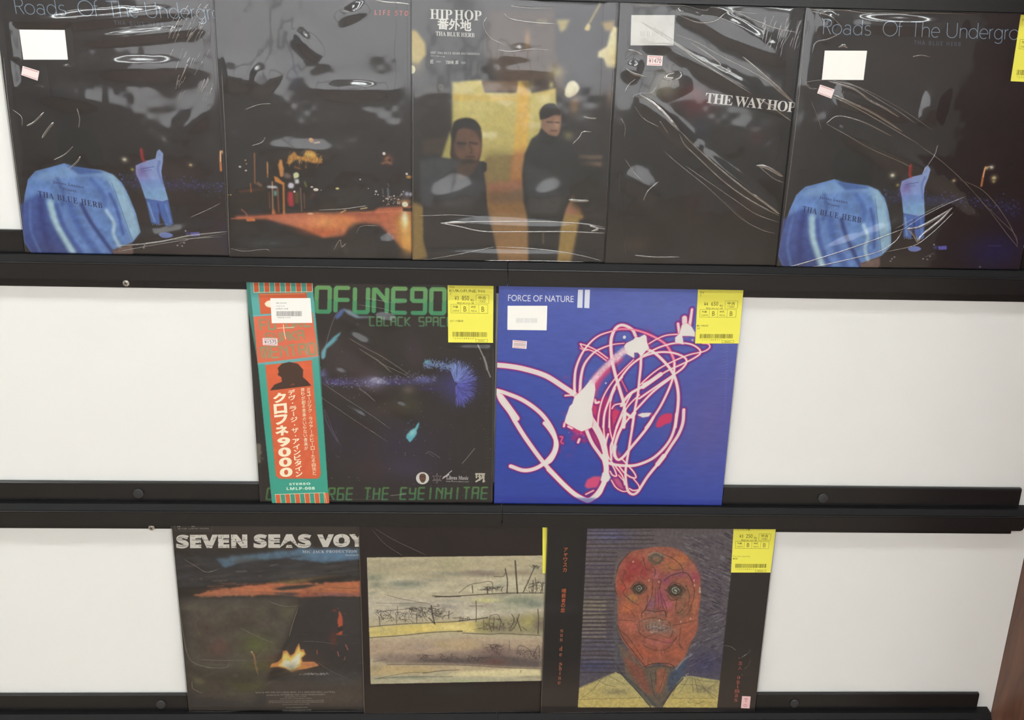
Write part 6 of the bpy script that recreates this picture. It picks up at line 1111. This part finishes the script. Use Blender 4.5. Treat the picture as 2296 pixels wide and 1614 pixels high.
vert(P, 'クロフネ', (282, 790), (302, 1078), 88, .05, 3); vert(P, '9000', (310, 1084), (330, 1350), 84, .04, 4); P.build('band_title', CR, ob, dz=.06)
P = Print('k', CK, n + .5); vert(P, 'デヴ・ラージ・ザ・アインビタイン', (362, 772), (414, 1346), 46, .022); P.build('band_name', CR, ob, dz=.06)
P = Print('k', CK, n + .5); vert(P, '誇りが創る音楽のいらない音楽が', (436, 760), (460, 1172), 24, .01, 1); vert(P, 'ミュージック・ラヴァーのヒーローたる自信と', (474, 760), (514, 1336), 25, .01, 1); P.build('band_caption', (232, 214, 180), ob, dz=.06)
P = Print('k', CK, n + .5).text(msans('STEREO'), (347, 1388), (486, 1384), (348, 1403), off=.02, spacing=1.1).text(msans('LMLP-008'), (330, 1415), (516, 1412), (331, 1434), off=.02, spacing=1.1); P.build('band_number', (200, 226, 208), ob, dz=.06)
kl = [(1003.5, 632), (1106.5, 634), (1105.5, 768.5), (1005, 767.5)]; kw = [(223, 172), (487, 171), (499, 334), (233, 336)]; kt = [(172, 434), (270, 436), (271, 484), (175, 480)]
bag, fd = obj_film('k', r, 'medium', 2.2, 71, waves=[((770, 745), (850, 800), 12, 3.0), ((800, 860), (900, 880), 15, 3.2), ((760, 905), (850, 960), 8, 2.2), ((870, 900), (930, 930), 10, 2.6), ((830, 715), (900, 725), 9, 2.4), ((740, 830), (790, 850), 9, 2.0), ((860, 790), (930, 850), 9, 2.0)], flats=[uvbox('k', FULL, kl), uvbox('k', CK, kw), uvbox('k', CK, kt), (-5, -5, 92, 320)], margin=1.0, top=.8)
folds('k', r, fd, [(CK, [(740, 430), (860, 500), (1000, 580), (1165, 690)], 6), (CK, [(810, 500), (940, 590), (1020, 660)], 8), (CK, [(560, 725), (700, 820), (900, 950), (1010, 1030)], 5), (CK, [(520, 800), (640, 880), (820, 1000), (1000, 1120)], 4), (CK, [(800, 760), (860, 800), (915, 850)], 8), (CK, [(840, 170), (960, 190), (1100, 210)], 5), (CK, [(800, 215), (960, 240), (1060, 270)], 4), (CK, [(590, 920), (630, 1030), (690, 1150)], 4), (CK, [(400, 1070), (480, 1140), (560, 1230)], 5), (CK, [(560, 1500), (700, 1496), (1000, 1496)], 3), (CK, [(940, 600), (1040, 640), (1160, 700)], 4)], 'foldsoft')
white_sticker('k', r, CK, kw, n + 1.0); wsp = [(0, 0)]
P = Print('k', CK, n + 1.0).text('NE-900003', (262, 199), (330, 199), (262, 208), res=1).text('クロフネ', (262, 219), (318, 219), (262, 228), res=1).text('LMLP-008', (262, 236), (340, 236), (262, 246), res=1).text('4988044 100254', (270, 295), (356, 295), (270, 303), res=1); barcode(P, 262, 430, 257, 290, 4); P.build('barcode_print', (120, 116, 112), r, dz=.05)
small_tag('k', r, CK, kt, n + 1.0, '¥1575', (70, 66, 90))
yellow_label('k', r, kl, '3850', '3,500', [('DEV LARGE MACHI', 4, 1.5, 52, 4.5), ('TITLE', 4, 9, 11, 3.5), ('KUROFUNE 900', 4, 15, 78, 6), ('CD', 4.5, 22, 3.6, 4), ('2LP US盤有', 4, 78, 30, 4.5)], n + 1.0, 5)

# ---- f
r = record('f', 'blue sleeve with white and pink light trails', GM)
jk, _ = jacket('f', r, M_EDGEB); n = RECS['f'].t; W_ = (238, 240, 250)
Print('f', CF, n + .06).text('FORCE OF NATURE', (147, 121), (587, 129), (146, 164), off=.006, res=5, spacing=.98).build('title_lettering', W_, jk)
Print('f', CF, n + .06).quad((616, 88), (649, 88), (645, 210), (610, 209)).quad((662, 88), (696, 88), (691, 212), (657, 210)).build('title_bars', W_, jk)
ws = [(144, 196), (410, 196), (405, 360), (142, 357)]; tg = [(178, 425), (274, 433), (270, 485), (175, 477)]; yl = [(1565, 649), (1667, 650), (1656.5, 770), (1558.5, 770)]
bag, fd = obj_film('f', r, 'light', .9, 82, waves=[((1500, 700), (1600, 780), 20, .8), ((1560, 860), (1640, 840), 14, .8)], flats=[uvbox('f', CF, ws), uvbox('f', CF, tg), uvbox('f', FULL, yl)], margin=.8, top=.6)
rg = random.Random(6); cr = [(CF, [(1580, 470 + i * 21), (1600, 466 + i * 21), (1622, 456 + i * 21)], 2.2) for i in range(9)]
cr += [(CF, [(130, 62), (150, 48), (165, 60)], 3), (CF, [(60, 1520), (80, 1514), (120, 1490)], 3), (CF, [(1100, 180), (1180, 200), (1190, 170)], 2), (CF, [(1530, 690), (1590, 680), (1660, 700)], 2.5)]
folds('f', r, fd, cr, 'foldsoft'); white_sticker('f', r, CF, ws, n + .8); small_tag('f', r, CF, tg, n + .8, '#####', (160, 140, 150))
P = Print('f', CF, n + .8); barcode(P, 200, 340, 278, 310, 8); P.build('faint_barcode', (206, 206, 206), r, dz=.05)
yellow_label('f', r, yl, '4650', '4,227', [('TITLE', 4, 5, 10, 4.5), ('2', 5, 11, 3, 4.5), ('MU PRINT', 2, 82, 26, 4), ('2LP', 2, 88, 7, 4)], n + .85, 7)

# ---- s
r = record('s', 'sleeve with campfire at dusk and cracked white capitals', GB)
jk, _ = jacket('s', r); n = RECS['s'].t; W_ = (236, 230, 220)
# cracked capitals: plain heavy letters split by thin fissures
P = Print('s', CS, n + .06).text(msans('SEVEN'), (88, 138), (655, 134), (90, 247), off=.045, spacing=1.04).text(msans('SEAS'), (706, 133), (1166, 132), (706, 244), off=.045, spacing=1.04).text(msans('VOY'), (1212, 134), (1600, 130), (1212, 238), off=.045, spacing=1.04)
tl_ = P.build('title_lettering', W_, jk)
P = Print('s', CS, n + .1); rg = random.Random(12)
for i in range(95):
    x, y = rg.uniform(90, 1560), rg.uniform(134, 246)
    if rg.random() < .6: L_ = rg.uniform(10, 52); P.seg((x, y), (x + L_, y + rg.uniform(-7, 7)), rg.uniform(1.6, 3.6))
    else: L_ = rg.uniform(8, 26); P.seg((x, y), (x + rg.uniform(-8, 8), y + L_), rg.uniform(1.6, 3.4))
for x, y, L_ in ((95, 176, 90), (215, 178, 90), (330, 222, 80), (460, 176, 80), (540, 190, 80), (715, 190, 90), (840, 184, 90), (940, 208, 110), (1070, 178, 90), (1230, 160, 80), (1360, 200, 90), (1480, 180, 60), (1070, 222, 90), (100, 226, 80), (560, 228, 90)): P.seg((x, y), (x + L_ / 2, y + 5), 3.6).seg((x + L_ / 2, y + 5), (x + L_, y - 3), 3)
P.build('letter_cracks', (44, 37, 35), jk)
Print('s', CS, n + .06).text(mserif('MIC JACK PRODUCTION'), (1094, 262), (1528, 259), (1094, 287), spacing=1.1).build('artist_lettering', (222, 226, 226), jk)
Print('s', CS, n + .06).text(mserif('featuring'), (1438, 292), (1580, 291), (1438, 310), spacing=1.1).build('featuring_lettering', (214, 220, 222), jk)
P = Print('s', CS, n + .06)
for s_, x0, x1, y, h_ in (('lyrics by BIG JOE INI LARGE IRON, LF & FREEZER BELL and YUBA', 722, 1356, 1388, 15), ('produced by DJ DOG for MIC JACK PRODUCTION', 808, 1274, 1408, 15), ('all scratches by DJ DOG', 956, 1126, 1426, 9), ('mixed by MIC JACK PRODUCTION', 916, 1168, 1441, 9), ('mastering engineered by CLASSIC RECORDING STUDIO', 824, 1266, 1457, 10), ('all illustration designed by THE KLEINHAUSERSTRASSE', 824, 1266, 1470, 10), ('licensed by dance music 2000', 938, 1152, 1487, 8), ('www.micjack.com', 962, 1136, 1511, 11), ('www.seasonalmusic.com', 934, 1166, 1530, 11)):
    P.text(mserif(s_), (x0, y), (x1, y - 4), (x0, y + h_), res=1)
P.build('credit_lettering', (170, 164, 156), jk); P = Print('s', CS, n + .06)
P.text('“', (98, 66), (122, 66), (98, 78), off=.01).text('”', (212, 64), (236, 64), (212, 78), off=.01).text('GROUND COMFORT ORIGINAL', (98, 84), (354, 82), (98, 96), res=1); P.build('emblem_lettering', (170, 164, 156), jk)
bag, fd = obj_film('s', r, 'medium', 2.0, 91, waves=[((410, 1230), (500, 1290), 10, 3.0), ((440, 1390), (600, 1340), 20, 3.2), ((600, 1380), (660, 1330), 14, 3.0), ((430, 1530), (560, 1500), 12, 2.6), ((450, 1440), (520, 1480), 12, 2.8)], flat_from=.79, margin=1.2, top=1)
folds('s', r, fd, [(CS, [(150, 330), (260, 390), (330, 430), (450, 400)], 5), (CS, [(120, 720), (150, 960), (200, 1130), (330, 1190), (480, 1190), (520, 1150)], 3), (CS, [(270, 1130), (420, 1134), (640, 1140)], 3), (CS, [(600, 880), (700, 930), (860, 1000)], 3), (CS, [(215, 1300), (225, 1360), (300, 1400)], 6), (CS, [(185, 1565), (400, 1562), (600, 1540)], 4), (CS, [(940, 1558), (1200, 1562), (1580, 1564)], 5), (CS, [(1060, 720), (1020, 840), (990, 950)], 4), (CS, [(1080, 985), (1220, 990), (1380, 1010)], 3), (CS, [(1200, 1140), (1320, 1220), (1450, 1280)], 3), (CS, [(820, 660), (960, 700), (1080, 700)], 3)], 'foldsoft')

# ---- d
r = record('d', 'dark brown sleeve with an ink and wash landscape picture', GB)
jk, _ = jacket('d', r); n = RECS['d'].t
yl = [(1216.5, 1167), (1300, 1167), (1300, 1285), (1216.5, 1285)]
bag, fd = obj_film('d', r, 'light', 1.2, 103, waves=[((850, 1180), (920, 1240), 12, 1.2)], flats=[uvbox('d', FULL, yl, 6)], flat_from=.80, margin=1.0, top=.6)
folds('d', r, fd, [(CD, [(160, 100), (260, 210), (400, 304)], 4), (CD, [(180, 90), (360, 190), (590, 302)], 4), (CD, [(48, 66), (60, 900), (94, 1580)], 5), (CD, [(95, 1510), (95, 1580)], 4), (CD, [(100, 1560), (700, 1562), (1490, 1560)], 3)], 'foldsoft')
yellow_label('d', r, yl, None, '', [('ル', 2, 9, 5, 7)], n + .7, 9)

# ---- a
r = record('a', 'sleeve with painted orange face between dark side strips', GB)
jk, _ = jacket('a', r); n = RECS['a'].t
P = Print('a', CA, n + .06); 
def vserif(P, s, a, b, size, asp=1.0):
    a, b = np.array(a, float), np.array(b, float); d = (b - a) / max(1, len(s) - 1); u = d / np.linalg.norm(d)
    for i, ch in enumerate(s):
        if ch == ' ': continue
        h_ = size * (1.5 if ch in 'dhl' else 1.3 if ch in 'ijt' else 1.0); w_ = size * (.45 if ch in 'ilj' else 1.5 if ch == 'm' else .95); c = a + d * i - u * (h_ - size) * .5
        P.text(mserif(ch), (c[0] - w_ / 2, c[1] - h_ / 2), (c[0] + w_ / 2, c[1] - h_ / 2), (c[0] - w_ / 2 - .05 * h_, c[1] + h_ / 2), res=2)
    return P
def vkanji(P, s, a, b, size, off=.01):
    a, b = np.array(a, float), np.array(b, float); d = (b - a) / max(1, len(s) - 1)
    for i, ch in enumerate(s): c = a + d * i; P.text(ch, (c[0] - size / 2 + 1, c[1] - size / 2), (c[0] + size / 2 + 1, c[1] - size / 2 - 1), (c[0] - size / 2 - 1, c[1] + size / 2), off=off, res=2)
    return P
vkanji(P, 'アヤワスカ', (244, 258), (236, 418), 32, .014); P.build('title_characters', (214, 112, 62), jk)
vkanji(Print('a', CA, n + .06), '暗殺者の恋', (230, 584), (220, 740), 34, .008).build('title_characters', (214, 112, 62), jk)
P = Print('a', CA, n + .06); vserif(P, 'sun de shine'.replace(' ', '  ')[:3], (212, 904), (208, 976), 24); vserif(P, 'de', (206, 1052), (204, 1094), 24); vserif(P, 'shine', (204, 1168), (192, 1318), 24); P.build('title_lettering', (176, 104, 76), jk)
P = Print('a', CA, n + .06); vkanji(P, '志人', (1636, 1162), (1632, 1200), 30, .006); P.quad(*[(1650 + 4 * math.cos(t), 1254 + 4 * math.sin(t)) for t in np.linspace(0, 6.28, 8)[:-1]]); P.text(mserif('.'), (1622, 1118), (1630, 1118), (1622, 1126)); vserif(P, 'onimas', (1623, 1276), (1601, 1456), 26); P.build('artist_lettering', (178, 92, 80), jk)
yl = [(1645.5, 1172), (1741, 1174), (1727.5, 1283.5), (1639, 1283.5)]; tg = [(1650, 1424), (1718, 1427), (1708, 1522), (1640, 1519)]
bag, fd = obj_film('a', r, 'light', 1.0, 117, flats=[uvbox('a', FULL, yl, 5), uvbox('a', CA, tg)], margin=1.0, top=.6)
folds('a', r, fd, [(CA, [(1500, 1020), (1560, 1030), (1600, 1060)], 5), (CA, [(1640, 1120), (1700, 1080), (1716, 1050)], 5), (CA, [(40, 1560), (400, 1566), (1000, 1574), (1740, 1576)], 4), (CA, [(92, 90), (70, 700), (40, 1560)], 4), (CA, [(1660, 1210), (1700, 1180), (1716, 1130)], 4)], 'foldsoft')
yellow_label('a', r, yl, '3250', '2,955', [('アヤワスカ暗', 3, 13, 36, 6), ('ヴィンテージ/ハウル', 3, 82, 42, 4.5), ('MIXED', 3, 88, 12, 4)], n + .7, 11)
s_ = sheet('price_tag', 'a', CA, tg, mat('tag_pink', (236, 190, 190), .5), r, n + .7)
P = Print('a', CA, n + .7); P.seg((1668, 1445), (1694, 1446), 5).seg((1672, 1458), (1690, 1458), 3).frame([(1664, 1490), (1684, 1491), (1683, 1506), (1663, 1505)], 2.5).seg((1674, 1468), (1686, 1469), 3); P.build('tag_print', (150, 90, 96), s_, dz=.05)
